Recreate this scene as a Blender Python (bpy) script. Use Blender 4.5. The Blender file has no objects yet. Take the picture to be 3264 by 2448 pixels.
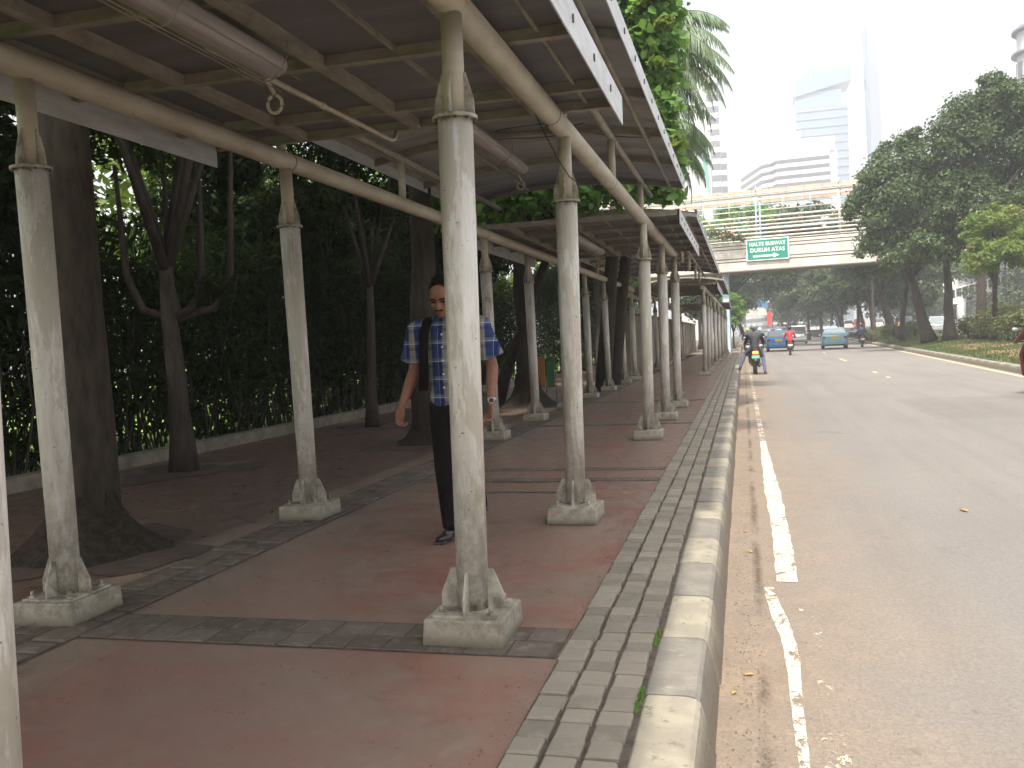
import bpy, bmesh, math, random
import numpy as np
from mathutils import Vector, Matrix
R_ = math.radians
random.seed(7); rng = np.random.default_rng(11)
scene = bpy.context.scene

# ------------------------------------------------------------------ camera, sky, sun, exposure
EYE = 1.22
cam_d = bpy.data.cameras.new('camera'); cam = bpy.data.objects.new('camera', cam_d)
scene.collection.objects.link(cam); scene.camera = cam
cam_d.sensor_width = 36; cam_d.lens = 31.74; cam_d.clip_start = 0.05; cam_d.clip_end = 4000
ROT = Matrix(((0.96778872, 0.03344338, 0.24953263), (0.24754313, 0.05432059, -0.96735292), (-0.04590631, 0.99796333, 0.04429217)))
cam.matrix_world = Matrix.Translation((0, 0, EYE)) @ ROT.to_4x4()
SUN = Vector((-0.12, -0.47, 0.87)).normalized()
world = bpy.data.worlds.new('World'); scene.world = world; world.use_nodes = True
wn = world.node_tree.nodes; wl = world.node_tree.links
sky = wn.new('ShaderNodeTexSky'); sky.sky_type = 'NISHITA'; sky.sun_disc = False
sky.sun_elevation = math.asin(SUN.z); sky.sun_rotation = math.atan2(SUN.x, SUN.y)
sky.air_density = 1.4; sky.dust_density = 6; sky.ozone_density = 1
hs = wn.new('ShaderNodeHueSaturation'); hs.inputs['Saturation'].default_value = 0.25
wl.new(sky.outputs[0], hs.inputs['Color']); wl.new(hs.outputs[0], wn['Background'].inputs[0])
wn['Background'].inputs[1].default_value = 0.15
sd = bpy.data.lights.new('sun', 'SUN'); sd.energy = 3.4; sd.angle = R_(1.6); sd.color = (1, 0.94, 0.84)
so = bpy.data.objects.new('sun', sd); scene.collection.objects.link(so)
so.rotation_euler = SUN.to_track_quat('Z', 'Y').to_euler()
scene.view_settings.view_transform = 'Standard'; scene.view_settings.look = 'None'
scene.view_settings.gamma = 1; scene.view_settings.exposure = 1.1
scene.cycles.max_bounces = 8; scene.cycles.diffuse_bounces = 4; scene.cycles.transparent_max_bounces = 8
scene.cycles.volume_bounces = 1; scene.cycles.caustics_reflective = False; scene.cycles.caustics_refractive = False

# ------------------------------------------------------------------ helpers
def tag(o, label=None, cat=None, group=None, kind=None):
    if label: o['label'] = label
    if cat: o['category'] = cat
    if group: o['group'] = group
    if kind: o['kind'] = kind
    return o
def empty(name, loc=(0, 0, 0), rz=0, label=None, cat=None, group=None):
    o = bpy.data.objects.new(name, None); scene.collection.objects.link(o)
    o.location = loc; o.rotation_euler = (0, 0, rz); o.empty_display_size = 0.1
    return tag(o, label, cat, group)
def link(name, me, parent=None):
    o = bpy.data.objects.new(name, me); scene.collection.objects.link(o)
    if parent is not None: o.parent = parent
    return o
def kids(o): return [c for c in scene.collection.objects if c.parent == o]
def copy_tree(o, parent=None):
    c = o.copy(); scene.collection.objects.link(c); c.parent = parent
    for ch in kids(o): copy_tree(ch, c)
    return c

class MB:
    def __init__(s): s.v = []; s.f = []; s.m = []; s.sm = []
    def add(s, vs, fs, mi=0, smooth=False):
        b = len(s.v); s.v += [tuple(p) for p in vs]
        for f in fs: s.f.append(tuple(b + i for i in f)); s.m.append(mi); s.sm.append(smooth)
        return s
    def box(s, c, d, rot=None, mi=0, taper=1.0):
        hx, hy, hz = d[0] / 2, d[1] / 2, d[2] / 2
        P = []
        for z in (-1, 1):
            t = 1 if z < 0 else taper
            for x, y in ((-1, -1), (1, -1), (1, 1), (-1, 1)):
                P.append(Vector((x * hx * t, y * hy * t, z * hz)))
        if rot is not None: P = [rot @ p for p in P]
        P = [p + Vector(c) for p in P]
        return s.add(P, [(0, 3, 2, 1), (4, 5, 6, 7), (0, 1, 5, 4), (1, 2, 6, 5), (2, 3, 7, 6), (3, 0, 4, 7)], mi)
    def b2(s, x0, x1, y0, y1, z0, z1, mi=0, taper=1.0):
        return s.box(((x0 + x1) / 2, (y0 + y1) / 2, (z0 + z1) / 2), (abs(x1 - x0), abs(y1 - y0), abs(z1 - z0)), mi=mi, taper=taper)
    def tube(s, pts, r, n=16, mi=0, cap=True, smooth=True, flat=1.0):
        pts = [Vector(p) for p in pts]; rs = r if isinstance(r, (list, tuple)) else [r] * len(pts)
        b = len(s.v); up = Vector((0, 0, 1))
        for i, p in enumerate(pts):
            t = (pts[min(i + 1, len(pts) - 1)] - pts[max(i - 1, 0)]).normalized()
            if abs(t.dot(up)) > 0.95: a = Vector((1, 0, 0))
            else: a = up
            u = t.cross(a).normalized(); w = u.cross(t)
            for k in range(n):
                q = 2 * math.pi * k / n
                s.v.append(tuple(p + (u * math.cos(q) + w * math.sin(q) * flat) * rs[i]))
        for i in range(len(pts) - 1):
            for k in range(n):
                s.f.append((b + i * n + k, b + i * n + (k + 1) % n, b + (i + 1) * n + (k + 1) % n, b + (i + 1) * n + k)); s.m.append(mi); s.sm.append(smooth)
        if cap:
            s.f.append(tuple(b + k for k in range(n))[::-1]); s.m.append(mi); s.sm.append(False)
            e = b + (len(pts) - 1) * n
            s.f.append(tuple(e + k for k in range(n))); s.m.append(mi); s.sm.append(False)
        return s
    def ell(s, c, r, n=16, m=10, rot=None, mi=0):
        b = len(s.v); P = []
        for i in range(m + 1):
            th = math.pi * i / m
            for k in range(n):
                q = 2 * math.pi * k / n
                st = max(math.sin(th), 1e-3)
                p = Vector((r[0] * st * math.cos(q), r[1] * st * math.sin(q), r[2] * math.cos(th)))
                if rot is not None: p = rot @ p
                P.append(p + Vector(c))
        F = []
        for i in range(m):
            for k in range(n):
                F.append((i * n + k, (i + 1) * n + k, (i + 1) * n + (k + 1) % n, i * n + (k + 1) % n))
        F.append(tuple(range(n))); F.append(tuple(m * n + k for k in range(n))[::-1])
        s.add(P, F, mi, True); return s
    def prism(s, poly, d, mi=0):
        # poly: list of 3D points, d: extrusion vector
        n = len(poly); P = [Vector(p) for p in poly]; Q = [p + Vector(d) for p in P]
        F = [tuple(range(n))[::-1], tuple(range(n, 2 * n))] + [(i, (i + 1) % n, n + (i + 1) % n, n + i) for i in range(n)]
        return s.add(P + Q, F, mi)
    def loft(s, rings, mi=0, smooth=True, cap=True):
        n = len(rings[0]); P = [p for r in rings for p in r]; F = []
        for i in range(len(rings) - 1):
            for k in range(n):
                F.append((i * n + k, i * n + (k + 1) % n, (i + 1) * n + (k + 1) % n, (i + 1) * n + k))
        s.add(P, F, mi, smooth)
        if cap:
            b = len(s.v) - len(P)
            s.f.append(tuple(b + k for k in range(n))[::-1]); s.m.append(mi); s.sm.append(False)
            e = b + (len(rings) - 1) * n
            s.f.append(tuple(e + k for k in range(n))); s.m.append(mi); s.sm.append(False)
        return s
    def mesh(s, name, mats):
        me = bpy.data.meshes.new(name); me.from_pydata(s.v, [], s.f)
        for m in (mats if isinstance(mats, (list, tuple)) else [mats]): me.materials.append(m)
        me.polygons.foreach_set('material_index', s.m); me.polygons.foreach_set('use_smooth', s.sm)
        me.update(); return me
    def build(s, name, mats, parent=None, bevel=0):
        me = s.mesh(name, mats)
        bm = bmesh.new(); bm.from_mesh(me); bmesh.ops.recalc_face_normals(bm, faces=bm.faces)
        if bevel:
            es = [e for e in bm.edges if len(e.link_faces) == 2 and e.calc_face_angle(0) > 0.6]
            bmesh.ops.bevel(bm, geom=es, offset=bevel, segments=2, affect='EDGES', profile=0.5, clamp_overlap=True)
        bm.to_mesh(me); bm.free()
        return link(name, me, parent)

def sheet(name, x0, x1, y0, y1, z, mat, nx=1, ny=1, zf=None):
    xs = np.linspace(x0, x1, nx + 1); ys = np.linspace(y0, y1, ny + 1)
    V = [(x, y, z if zf is None else zf(x, y)) for y in ys for x in xs]
    F = [(j * (nx + 1) + i, j * (nx + 1) + i + 1, (j + 1) * (nx + 1) + i + 1, (j + 1) * (nx + 1) + i) for j in range(ny) for i in range(nx)]
    m = MB(); m.add(V, F, 0, True); me = m.mesh(name, mat)
    return tag(link(name, me), kind='structure')

# ------------------------------------------------------------------ materials
class NT:
    def __init__(s, name):
        s.mat = bpy.data.materials.new(name); s.mat.use_nodes = True
        s.n = s.mat.node_tree.nodes; s.l = s.mat.node_tree.links; s.b = s.n['Principled BSDF']
        s.geo = s.n.new('ShaderNodeNewGeometry'); s.pos = s.geo.outputs['Position']
    def scale(s, vec, sc):
        m = s.n.new('ShaderNodeVectorMath'); m.operation = 'MULTIPLY'; s.l.new(vec, m.inputs[0]); m.inputs[1].default_value = sc; return m.outputs[0]
    def noise(s, sc=5, det=4, rough=0.6, vec=None, stretch=None, dist=0):
        n = s.n.new('ShaderNodeTexNoise'); n.inputs['Scale'].default_value = sc; n.inputs['Detail'].default_value = det
        n.inputs['Roughness'].default_value = rough; n.inputs['Distortion'].default_value = dist
        v = vec or s.pos
        if stretch: v = s.scale(v, stretch)
        s.l.new(v, n.inputs['Vector']); return n.outputs['Fac']
    def ramp(s, fac, a, b, ca=(0, 0, 0, 1), cb=(1, 1, 1, 1)):
        r = s.n.new('ShaderNodeMapRange'); r.inputs[1].default_value = a; r.inputs[2].default_value = b
        s.l.new(fac, r.inputs[0]); return r.outputs[0]
    def mix(s, fac, a, b):
        m = s.n.new('ShaderNodeMix'); m.data_type = 'RGBA'
        if isinstance(fac, (int, float)): m.inputs[0].default_value = fac
        else: s.l.new(fac, m.inputs[0])
        for i, c in ((6, a), (7, b)):
            if isinstance(c, tuple): m.inputs[i].default_value = (*c[:3], 1)
            else: s.l.new(c, m.inputs[i])
        return m.outputs[2]
    def math(s, op, a, b=0.0, c=None):
        m = s.n.new('ShaderNodeMath'); m.operation = op
        for i, x in enumerate((a, b) if c is None else (a, b, c)):
            if isinstance(x, (int, float)): m.inputs[i].default_value = x
            else: s.l.new(x, m.inputs[i])
        return m.outputs[0]
    def xyz(s, vec=None):
        n = s.n.new('ShaderNodeSeparateXYZ'); s.l.new(vec or s.pos, n.inputs[0]); return n.outputs
    def bump(s, h, st=0.3, d=0.01):
        b = s.n.new('ShaderNodeBump'); b.inputs['Strength'].default_value = st; b.inputs['Distance'].default_value = d
        s.l.new(h, b.inputs['Height']); s.l.new(b.outputs[0], s.b.inputs['Normal'])
    def out(s, col, rough=0.8, metal=0, spec=None):
        if isinstance(col, tuple): s.b.inputs['Base Color'].default_value = (*col[:3], 1)
        else: s.l.new(col, s.b.inputs['Base Color'])
        if isinstance(rough, (int, float)): s.b.inputs['Roughness'].default_value = rough
        else: s.l.new(rough, s.b.inputs['Roughness'])
        s.b.inputs['Metallic'].default_value = metal
        if spec is not None: s.b.inputs['Specular IOR Level'].default_value = spec
        return s.mat

def worn(name, c1, c2, sc=4, rough=0.8, lo=0.4, hi=0.65, metal=0, bump=0, stretch=None, spec=None, det=5):
    t = NT(name); f = t.ramp(t.noise(sc, det, 0.65, stretch=stretch), lo, hi)
    if bump: t.bump(t.noise(sc * 9, 4), bump, 0.01)
    return t.out(t.mix(f, c1, c2), rough, metal, spec)

def mat_column():
    t = NT('column_paint')
    st = t.ramp(t.noise(6, 8, 0.75, stretch=(3.0, 3.0, 0.35)), 0.40, 0.66)
    z = t.xyz()[2]
    patch = t.ramp(t.noise(2.6, 9, 0.72, stretch=(2.2, 2.2, 0.55), dist=0.2), 0.475, 0.51)
    col = t.mix(st, (0.63, 0.60, 0.555), (0.49, 0.455, 0.40))
    col = t.mix(t.math('MULTIPLY', patch, 0.75), col, (0.40, 0.36, 0.29))
    run = t.ramp(t.noise(9, 4, 0.6, stretch=(2.5, 2.5, 0.35)), 0.60, 0.66)
    col = t.mix(t.math('MULTIPLY', run, 0.55), col, (0.70, 0.69, 0.66))
    low = t.math('MULTIPLY', t.ramp(z, 0.9, 0.1), t.ramp(t.noise(13, 8, 0.78), 0.45, 0.58))
    col = t.mix(t.math('MULTIPLY', low, 0.75), col, (0.25, 0.22, 0.16))
    nn = t.noise(30, 6, 0.8); rz = t.math('MAXIMUM', t.ramp(z, 2.09, 2.15), t.ramp(z, 0.22, 0.13)); rust = t.ramp(t.math('ADD', nn, t.math('MULTIPLY', rz, 0.16)), 0.66, 0.72)
    col = t.mix(t.math('MULTIPLY', rust, 0.8), col, (0.12, 0.075, 0.045))
    drip = t.math('MULTIPLY', t.ramp(t.noise(16, 5, 0.7, stretch=(3, 3, 0.12)), 0.58, 0.66), t.ramp(z, 1.3, 2.1)); col = t.mix(t.math('MULTIPLY', drip, 0.35), col, (0.22, 0.17, 0.12))
    chip = t.ramp(t.noise(46, 3, 0.6), 0.69, 0.72)
    col = t.mix(t.math('MULTIPLY', chip, 0.85), col, (0.06, 0.055, 0.05))
    t.bump(t.noise(30, 4), 0.12, 0.004)
    return t.out(col, 0.5)
M = {}
M['column'] = mat_column()
def mat_beam():
    t = NT('beam_paint')
    f = t.ramp(t.noise(3.5, 6, 0.7, stretch=(1, 0.5, 1)), 0.38, 0.68)
    col = t.mix(f, (0.47, 0.425, 0.345), (0.33, 0.285, 0.215))
    r = t.ramp(t.noise(11, 5, 0.7), 0.62, 0.72); col = t.mix(t.math('MULTIPLY', r, 0.6), col, (0.12, 0.085, 0.055))
    t.bump(t.noise(25, 4), 0.1, 0.004)
    return t.out(col, 0.55)
M['beam'] = mat_beam()
M['rib'] = worn('rib_paint', (0.31, 0.28, 0.23), (0.20, 0.175, 0.135), 6, 0.6, stretch=(1, 1, 2), lo=0.35)
M['bracket'] = worn('bracket_paint', (0.42, 0.39, 0.32), (0.17, 0.15, 0.115), 12, 0.65, lo=0.4, hi=0.62)
M['panel'] = worn('roof_sheet', (0.165, 0.155, 0.16), (0.12, 0.11, 0.112), 1.6, 0.55, stretch=(0.5, 3, 1))
M['panel_lit'] = worn('lit_roof_sheet', (0.40, 0.385, 0.38), (0.25, 0.235, 0.23), 1.2, 0.45, stretch=(0.6, 2, 1))  # roof sheet paled in colour for light bouncing up off the road
M['fascia'] = worn('fascia_paint', (0.60, 0.61, 0.63), (0.46, 0.46, 0.46), 5, 0.45, stretch=(1, 0.6, 3))
def mat_footing():
    t = NT('footing_concrete'); z = t.xyz()[2]; n = t.noise(12, 8, 0.75)
    col = t.mix(t.ramp(n, 0.40, 0.60), (0.42, 0.385, 0.31), (0.25, 0.22, 0.165))
    low = t.ramp(t.math('ADD', t.math('MULTIPLY', t.math('SUBTRACT', n, 0.5), 0.15), z), 0.05, 0.0); col = t.mix(t.math('MULTIPLY', low, 0.8), col, (0.085, 0.068, 0.05))
    col = t.mix(t.math('MULTIPLY', t.ramp(t.noise(45, 4, 0.7), 0.60, 0.68), 0.6), col, (0.08, 0.07, 0.05))
    t.bump(t.noise(60, 7, 0.8), 0.8, 0.012); return t.out(col, 0.9)
M['footing'] = mat_footing()
M['darkmetal'] = worn('dark_metal', (0.05, 0.045, 0.04), (0.10, 0.08, 0.06), 20, 0.5)
M['acrylic'] = worn('clouded_acrylic', (0.42, 0.38, 0.38), (0.27, 0.24, 0.23), 3, 0.35, stretch=(8, 0.3, 8))
M['whitepipe'] = worn('pipe_paint', (0.5, 0.45, 0.38), (0.36, 0.31, 0.24), 8, 0.5)

def mat_pavement():
    t = NT('painted_pavement'); x, y, z = t.xyz()
    big = t.noise(0.9, 5, 0.62, dist=0.4); fine = t.noise(60, 3, 0.7); mid = t.noise(6, 7, 0.72)
    red = t.mix(t.ramp(mid, 0.35, 0.65), (0.275, 0.148, 0.117), (0.25, 0.158, 0.125))
    dirt = t.mix(t.ramp(mid, 0.3, 0.7), (0.215, 0.158, 0.122), (0.270, 0.200, 0.156))
    # the painted strip runs between the setts, the margins beside them are bare screed
    edge = t.math('ADD', x, t.math('MULTIPLY', t.math('SUBTRACT', t.noise(3, 4), 0.5), 0.35))
    inside = t.math('MULTIPLY', t.ramp(edge, -2.72, -2.62), t.ramp(x, -0.7, -0.705))
    wear = t.ramp(t.math('ADD', big, t.math('MULTIPLY', t.math('SUBTRACT', mid, 0.5), 0.35)), 0.40, 0.60)
    fademul = t.ramp(y, 14, 3)
    amount = t.math('MULTIPLY', t.math('MULTIPLY', t.math('SUBTRACT', 1.0, t.math('MULTIPLY', wear, 0.80)), inside), t.math('ADD', 0.35, t.math('MULTIPLY', fademul, 0.65)))
    col = t.mix(amount, dirt, red)
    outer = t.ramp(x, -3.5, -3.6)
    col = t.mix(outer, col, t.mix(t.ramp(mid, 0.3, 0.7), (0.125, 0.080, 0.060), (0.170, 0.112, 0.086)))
    gr = t.ramp(t.noise(28, 6, 0.8), 0.35, 0.65); col = t.mix(t.math('MULTIPLY', gr, 0.22), col, (0.10, 0.07, 0.055))
    hot = t.math('MULTIPLY', t.ramp(t.noise(1.0, 7, 0.68, dist=0.3, stretch=(1, 0.8, 1)), 0.50, 0.66), inside); col = t.mix(t.math('MULTIPLY', hot, 0.55), col, (0.255, 0.088, 0.064))
    sp = t.ramp(fine, 0.62, 0.78); col = t.mix(t.math('MULTIPLY', sp, 0.12), col, (0.08, 0.06, 0.05))
    stain = t.ramp(t.noise(2.3, 8, 0.72), 0.56, 0.74); col = t.mix(t.math('MULTIPLY', stain, 0.45), col, (0.13, 0.11, 0.095))
    t.bump(t.noise(90, 4), 0.15, 0.004)
    return t.out(col, t.ramp(mid, 0.1, 1.1), spec=0.25)
M['pave'] = mat_pavement(); M['pave'].node_tree.nodes['Principled BSDF'].inputs['Roughness'].default_value = 0.8
def mat_sett(name, a, b):
    t = NT(name); g = t.n.new('ShaderNodeNewGeometry')
    rnd = g.outputs['Random Per Island']
    col = t.mix(rnd, a, b); n = t.noise(14, 6, 0.7)
    col = t.mix(t.math('MULTIPLY', t.ramp(n, 0.5, 0.7), 0.55), col, (0.30, 0.25, 0.20))
    t.bump(t.noise(40, 5), 0.5, 0.006); return t.out(col, 0.85, spec=0.2)
M['sett'] = mat_sett('grey_stone_sett', (0.175, 0.155, 0.125), (0.27, 0.24, 0.192))
M['sett2'] = mat_sett('dusty_stone_sett', (0.100, 0.082, 0.066), (0.150, 0.125, 0.102))
M['mortar'] = worn('joint_grit', (0.105, 0.082, 0.062), (0.045, 0.036, 0.028), 16, 0.95, bump=0.5)
def mat_kerb(name, a, b, c):
    t = NT(name); n = t.noise(5, 6, 0.68, dist=0.3); z = t.xyz()[2]; x = t.xyz()[0]
    col = t.mix(t.ramp(n, 0.42, 0.58), a, b)
    col = t.mix(t.ramp(t.noise(16, 5, 0.7), 0.58, 0.68), col, c)
    side = t.ramp(z, -0.03, -0.08); col = t.mix(t.math('MULTIPLY', side, t.ramp(t.noise(6, 4), 0.15, 0.45)), col, (0.17, 0.142, 0.105))  # shade of the road face painted in: darker below the top edge
    t.bump(t.noise(35, 5), 0.35, 0.008); return t.out(col, 0.85, spec=0.25)
M['kerb_cream'] = mat_kerb('kerb_cream_paint', (0.30, 0.27, 0.208), (0.235, 0.21, 0.168), (0.16, 0.14, 0.115))
M['kerb_grey'] = mat_kerb('kerb_grey_paint', (0.205, 0.187, 0.158), (0.160, 0.148, 0.130), (0.26, 0.232, 0.18))
def mat_road():
    t = NT('worn_asphalt'); x, y, z = t.xyz()
    fine = t.noise(130, 3, 0.8); mid = t.noise(0.7, 6, 0.6, stretch=(1, 0.35, 1)); m2 = t.noise(4, 6, 0.7)
    col = t.mix(t.ramp(mid, 0.3, 0.7), (0.200, 0.183, 0.168), (0.245, 0.223, 0.202))
    dirt = t.ramp(t.math('ADD', x, t.math('MULTIPLY', t.math('SUBTRACT', t.noise(1.5, 5), 0.5), 1.3)), 1.15, -0.25)
    col = t.mix(t.math('MULTIPLY', dirt, 0.85), col, t.mix(t.ramp(m2, 0.35, 0.65), (0.33, 0.235, 0.155), (0.25, 0.185, 0.13)))
    st = t.ramp(t.noise(0.9, 4, 0.6, dist=0.6), 0.64, 0.72); col = t.mix(t.math('MULTIPLY', st, 0.42), col, (0.085, 0.077, 0.066))
    spots = t.ramp(t.noise(7, 3, 0.6), 0.70, 0.76); col = t.mix(t.math('MULTIPLY', spots, 0.5), col, (0.07, 0.065, 0.06))
    gr = t.ramp(t.noise(75, 5, 0.85), 0.40, 0.60); col = t.mix(t.math('MULTIPLY', gr, 0.50), col, (0.085, 0.078, 0.07))
    tr = t.ramp(t.noise(1.1, 5, 0.6, stretch=(1.6, 0.05, 1)), 0.50, 0.66); col = t.mix(t.math('MULTIPLY', tr, 0.22), col, (0.10, 0.092, 0.082))
    ag = t.ramp(t.noise(34, 6, 0.85), 0.36, 0.64); col = t.mix(t.math('MULTIPLY', ag, 0.26), col, (0.11, 0.10, 0.09))
    lt = t.ramp(t.noise(170, 2, 0.8), 0.64, 0.75); col = t.mix(t.math('MULTIPLY', lt, 0.35), col, (0.36, 0.33, 0.29))
    # an old reinstated patch
    px = t.math('MULTIPLY', t.math('COMPARE', x, 3.9, 1.15), t.math('COMPARE', y, 16.6, 2.1))
    px = t.math('MULTIPLY', px, t.ramp(t.noise(2.5, 5), 0.36, 0.44))
    col = t.mix(t.math('MULTIPLY', px, 0.22), col, (0.10, 0.088, 0.08))
    # crack in the gutter dirt
    cx = t.math('ADD', x, t.math('MULTIPLY', t.math('SUBTRACT', t.noise(2.2, 10, 0.85), 0.5), 0.10))
    ck = t.math('MULTIPLY', t.ramp(t.math('ABSOLUTE', t.math('SUBTRACT', cx, 0.035)), 0.034, 0.006), t.ramp(t.noise(1.3, 3), 0.40, 0.55))
    ck = t.math('MULTIPLY', ck, t.ramp(t.noise(70, 4, 0.8), 0.34, 0.54))
    col = t.mix(t.math('MULTIPLY', ck, 0.9), col, (0.07, 0.05, 0.035))
    t.bump(t.noise(150, 3, 0.8), 0.4, 0.006)
    return t.out(col, 0.85, spec=0.2)
M['road'] = mat_road()
def mat_line(name, col, lo, hi, base=None):
    t = NT(name); n = t.noise(6, 9, 0.78, dist=0.5, stretch=(1, 0.6, 1)); f = t.ramp(n, lo, hi)
    n2 = t.ramp(t.noise(28, 6, 0.8), 0.40, 0.46); f = t.math('MULTIPLY', f, t.math('ADD', 0.25, t.math('MULTIPLY', n2, 0.75))); cr = t.ramp(t.noise(50, 4, 0.8), 0.3, 0.55)
    c = t.mix(t.math('MULTIPLY', cr, 0.25), col, (0.3, 0.27, 0.22))
    m = t.out(c, 0.7); t.l.new(f, t.b.inputs['Alpha']); return m
M['line'] = mat_line('worn_line_paint', (0.56, 0.51, 0.40), 0.50, 0.53)
M['line2'] = mat_line('scuffed_line_paint', (0.55, 0.49, 0.38), 0.555, 0.58)
M['line3'] = mat_line('yellow_line_paint', (0.55, 0.44, 0.22), 0.33, 0.38)
def mat_leaf(name, a, b, c=None, tr=0.35, rough=0.5, spec=0.3):
    t = NT(name); g = t.geo.outputs['Random Per Island']
    col = t.mix(g, a, b); n = t.ramp(t.noise(0.9, 3), 0.4, 0.62)
    col = t.mix(t.math('MULTIPLY', n, 0.6), col, c or a)
    t.out(col, rough, spec=spec)
    tb = t.n.new('ShaderNodeBsdfTranslucent'); ms = t.n.new('ShaderNodeMixShader'); ms.inputs[0].default_value = tr
    cc = t.mix(0.5, col, (0.12, 0.20, 0.01)); t.l.new(cc, tb.inputs['Color'])
    t.l.new(t.b.outputs[0], ms.inputs[1]); t.l.new(tb.outputs[0], ms.inputs[2])
    t.l.new(ms.outputs[0], t.n['Material Output'].inputs['Surface']); return t.mat
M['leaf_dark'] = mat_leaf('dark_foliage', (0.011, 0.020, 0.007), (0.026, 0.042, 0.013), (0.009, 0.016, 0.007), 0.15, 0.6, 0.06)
M['leaf_med'] = mat_leaf('median_foliage', (0.032, 0.060, 0.020), (0.10, 0.14, 0.045), (0.045, 0.07, 0.026), 0.25)
M['leaf_far'] = mat_leaf('distant_foliage', (0.035, 0.058, 0.022), (0.075, 0.105, 0.038), (0.03, 0.05, 0.024), 0.25)
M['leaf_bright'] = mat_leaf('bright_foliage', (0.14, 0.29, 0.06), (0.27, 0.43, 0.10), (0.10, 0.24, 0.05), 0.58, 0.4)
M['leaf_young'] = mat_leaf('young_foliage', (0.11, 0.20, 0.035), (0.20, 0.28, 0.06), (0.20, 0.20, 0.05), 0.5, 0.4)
M['leaf_palm'] = mat_leaf('palm_frond', (0.10, 0.16, 0.085), (0.19, 0.25, 0.14), (0.13, 0.18, 0.10), 0.35, 0.4)
M['leaf_shrub'] = mat_leaf('shrub_foliage', (0.06, 0.085, 0.025), (0.12, 0.12, 0.04), (0.07, 0.07, 0.025), 0.25)
M['bark'] = worn('dark_bark', (0.055, 0.042, 0.032), (0.026, 0.020, 0.016), 7, 0.95, bump=0.8, stretch=(2, 2, 0.4))
M['bark_pale'] = worn('mossy_bark', (0.065, 0.050, 0.037), (0.028, 0.022, 0.017), 9, 0.95, bump=0.9, stretch=(2, 2, 0.5))
M['root'] = worn('matted_roots', (0.055, 0.038, 0.022), (0.016, 0.012, 0.008), 22, 1, bump=1.0, lo=0.35, hi=0.6)
M['grass'] = worn('median_turf', (0.040, 0.062, 0.018), (0.075, 0.085, 0.03), 1.2, 0.95, bump=0.6)
M['lawn'] = worn('park_lawn', (0.13, 0.24, 0.03), (0.22, 0.32, 0.06), 0.8, 0.95, bump=0.4)
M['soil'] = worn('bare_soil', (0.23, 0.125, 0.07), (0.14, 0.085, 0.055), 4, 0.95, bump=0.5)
M['pit'] = worn('dark_pit_soil', (0.095, 0.066, 0.047), (0.055, 0.038, 0.028), 7, 0.95, bump=0.7)  # darker soil of the tree pits
M['ground'] = worn('dusty_ground', (0.12, 0.12, 0.08), (0.09, 0.10, 0.06), 0.05, 0.95)
M['concrete'] = worn('stained_concrete', (0.30, 0.26, 0.205), (0.18, 0.155, 0.12), 2.5, 0.9, bump=0.3, stretch=(1, 1, 0.5))
M['ledge'] = worn('planter_ledge_paint', (0.24, 0.215, 0.17), (0.13, 0.115, 0.09), 4, 0.85)
M['white'] = worn('white_cladding', (0.72, 0.70, 0.69), (0.62, 0.60, 0.6), 0.2, 0.6)
M['bridge'] = worn('bridge_paint', (0.58, 0.535, 0.485), (0.44, 0.395, 0.345), 1.2, 0.6, stretch=(1, 1, 0.4))
M['bridge_dark'] = worn('bridge_groove', (0.13, 0.11, 0.09), (0.2, 0.17, 0.14), 2, 0.8)  # dark tone for the grooves, soffit and panel seams
M['bridge_tan'] = worn('bridge_tan_panel', (0.50, 0.38, 0.29), (0.40, 0.31, 0.24), 1.0, 0.7)
M['bridge_blue'] = worn('bridge_blue_paint', (0.30, 0.46, 0.55), (0.5, 0.52, 0.52), 1.2, 0.5)
M['sign_green'] = worn('sign_green', (0.0, 0.20, 0.125), (0.01, 0.23, 0.15), 3, 0.4)
M['sign_white'] = worn('sign_white', (0.8, 0.8, 0.76), (0.7, 0.7, 0.66), 3, 0.5)
M['win_grey'] = worn('tinted_window_band', (0.11, 0.11, 0.125), (0.14, 0.14, 0.15), 0.05, 0.3)
M['glass_blue'] = worn('blue_curtain_glass', (0.16, 0.22, 0.29), (0.19, 0.25, 0.32), 0.03, 0.15, spec=0.8)
M['slab_grey'] = worn('grey_tower_skin', (0.20, 0.215, 0.28), (0.23, 0.24, 0.29), 0.02, 0.4)
M['stone_pale'] = worn('pale_stone', (0.55, 0.54, 0.55), (0.48, 0.47, 0.48), 0.1, 0.8)
M['dome_blue'] = worn('dome_lead', (0.33, 0.40, 0.52), (0.28, 0.34, 0.46), 0.3, 0.5)
M['skin'] = worn('brown_skin', (0.235, 0.105, 0.062), (0.185, 0.078, 0.046), 14, 0.5)
M['hair'] = worn('black_hair', (0.008, 0.007, 0.006), (0.02, 0.017, 0.015), 60, 0.9, spec=0.08)
M['black_cloth'] = worn('black_cloth', (0.009, 0.007, 0.007), (0.017, 0.013, 0.013), 9, 0.9, spec=0.1, bump=1.0, stretch=(1, 1, 0.4))
M['black'] = worn('black_plastic', (0.015, 0.015, 0.016), (0.03, 0.03, 0.03), 20, 0.4)
M['rubber'] = worn('tyre_rubber', (0.02, 0.02, 0.02), (0.035, 0.033, 0.03), 20, 0.85)
M['leather'] = worn('shoe_leather', (0.016, 0.012, 0.012), (0.03, 0.022, 0.02), 20, 0.3)
M['steel'] = worn('watch_steel', (0.5, 0.48, 0.45), (0.38, 0.36, 0.33), 40, 0.3, metal=0.9)
M['button'] = worn('pale_button', (0.6, 0.6, 0.62), (0.5, 0.5, 0.52), 40, 0.4)
def solid(name, c, rough=0.4, metal=0, var=0.12, spec=None):
    return worn(name, c, tuple(x * (1 - var) for x in c), 3, rough, metal=metal, spec=spec)
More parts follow.
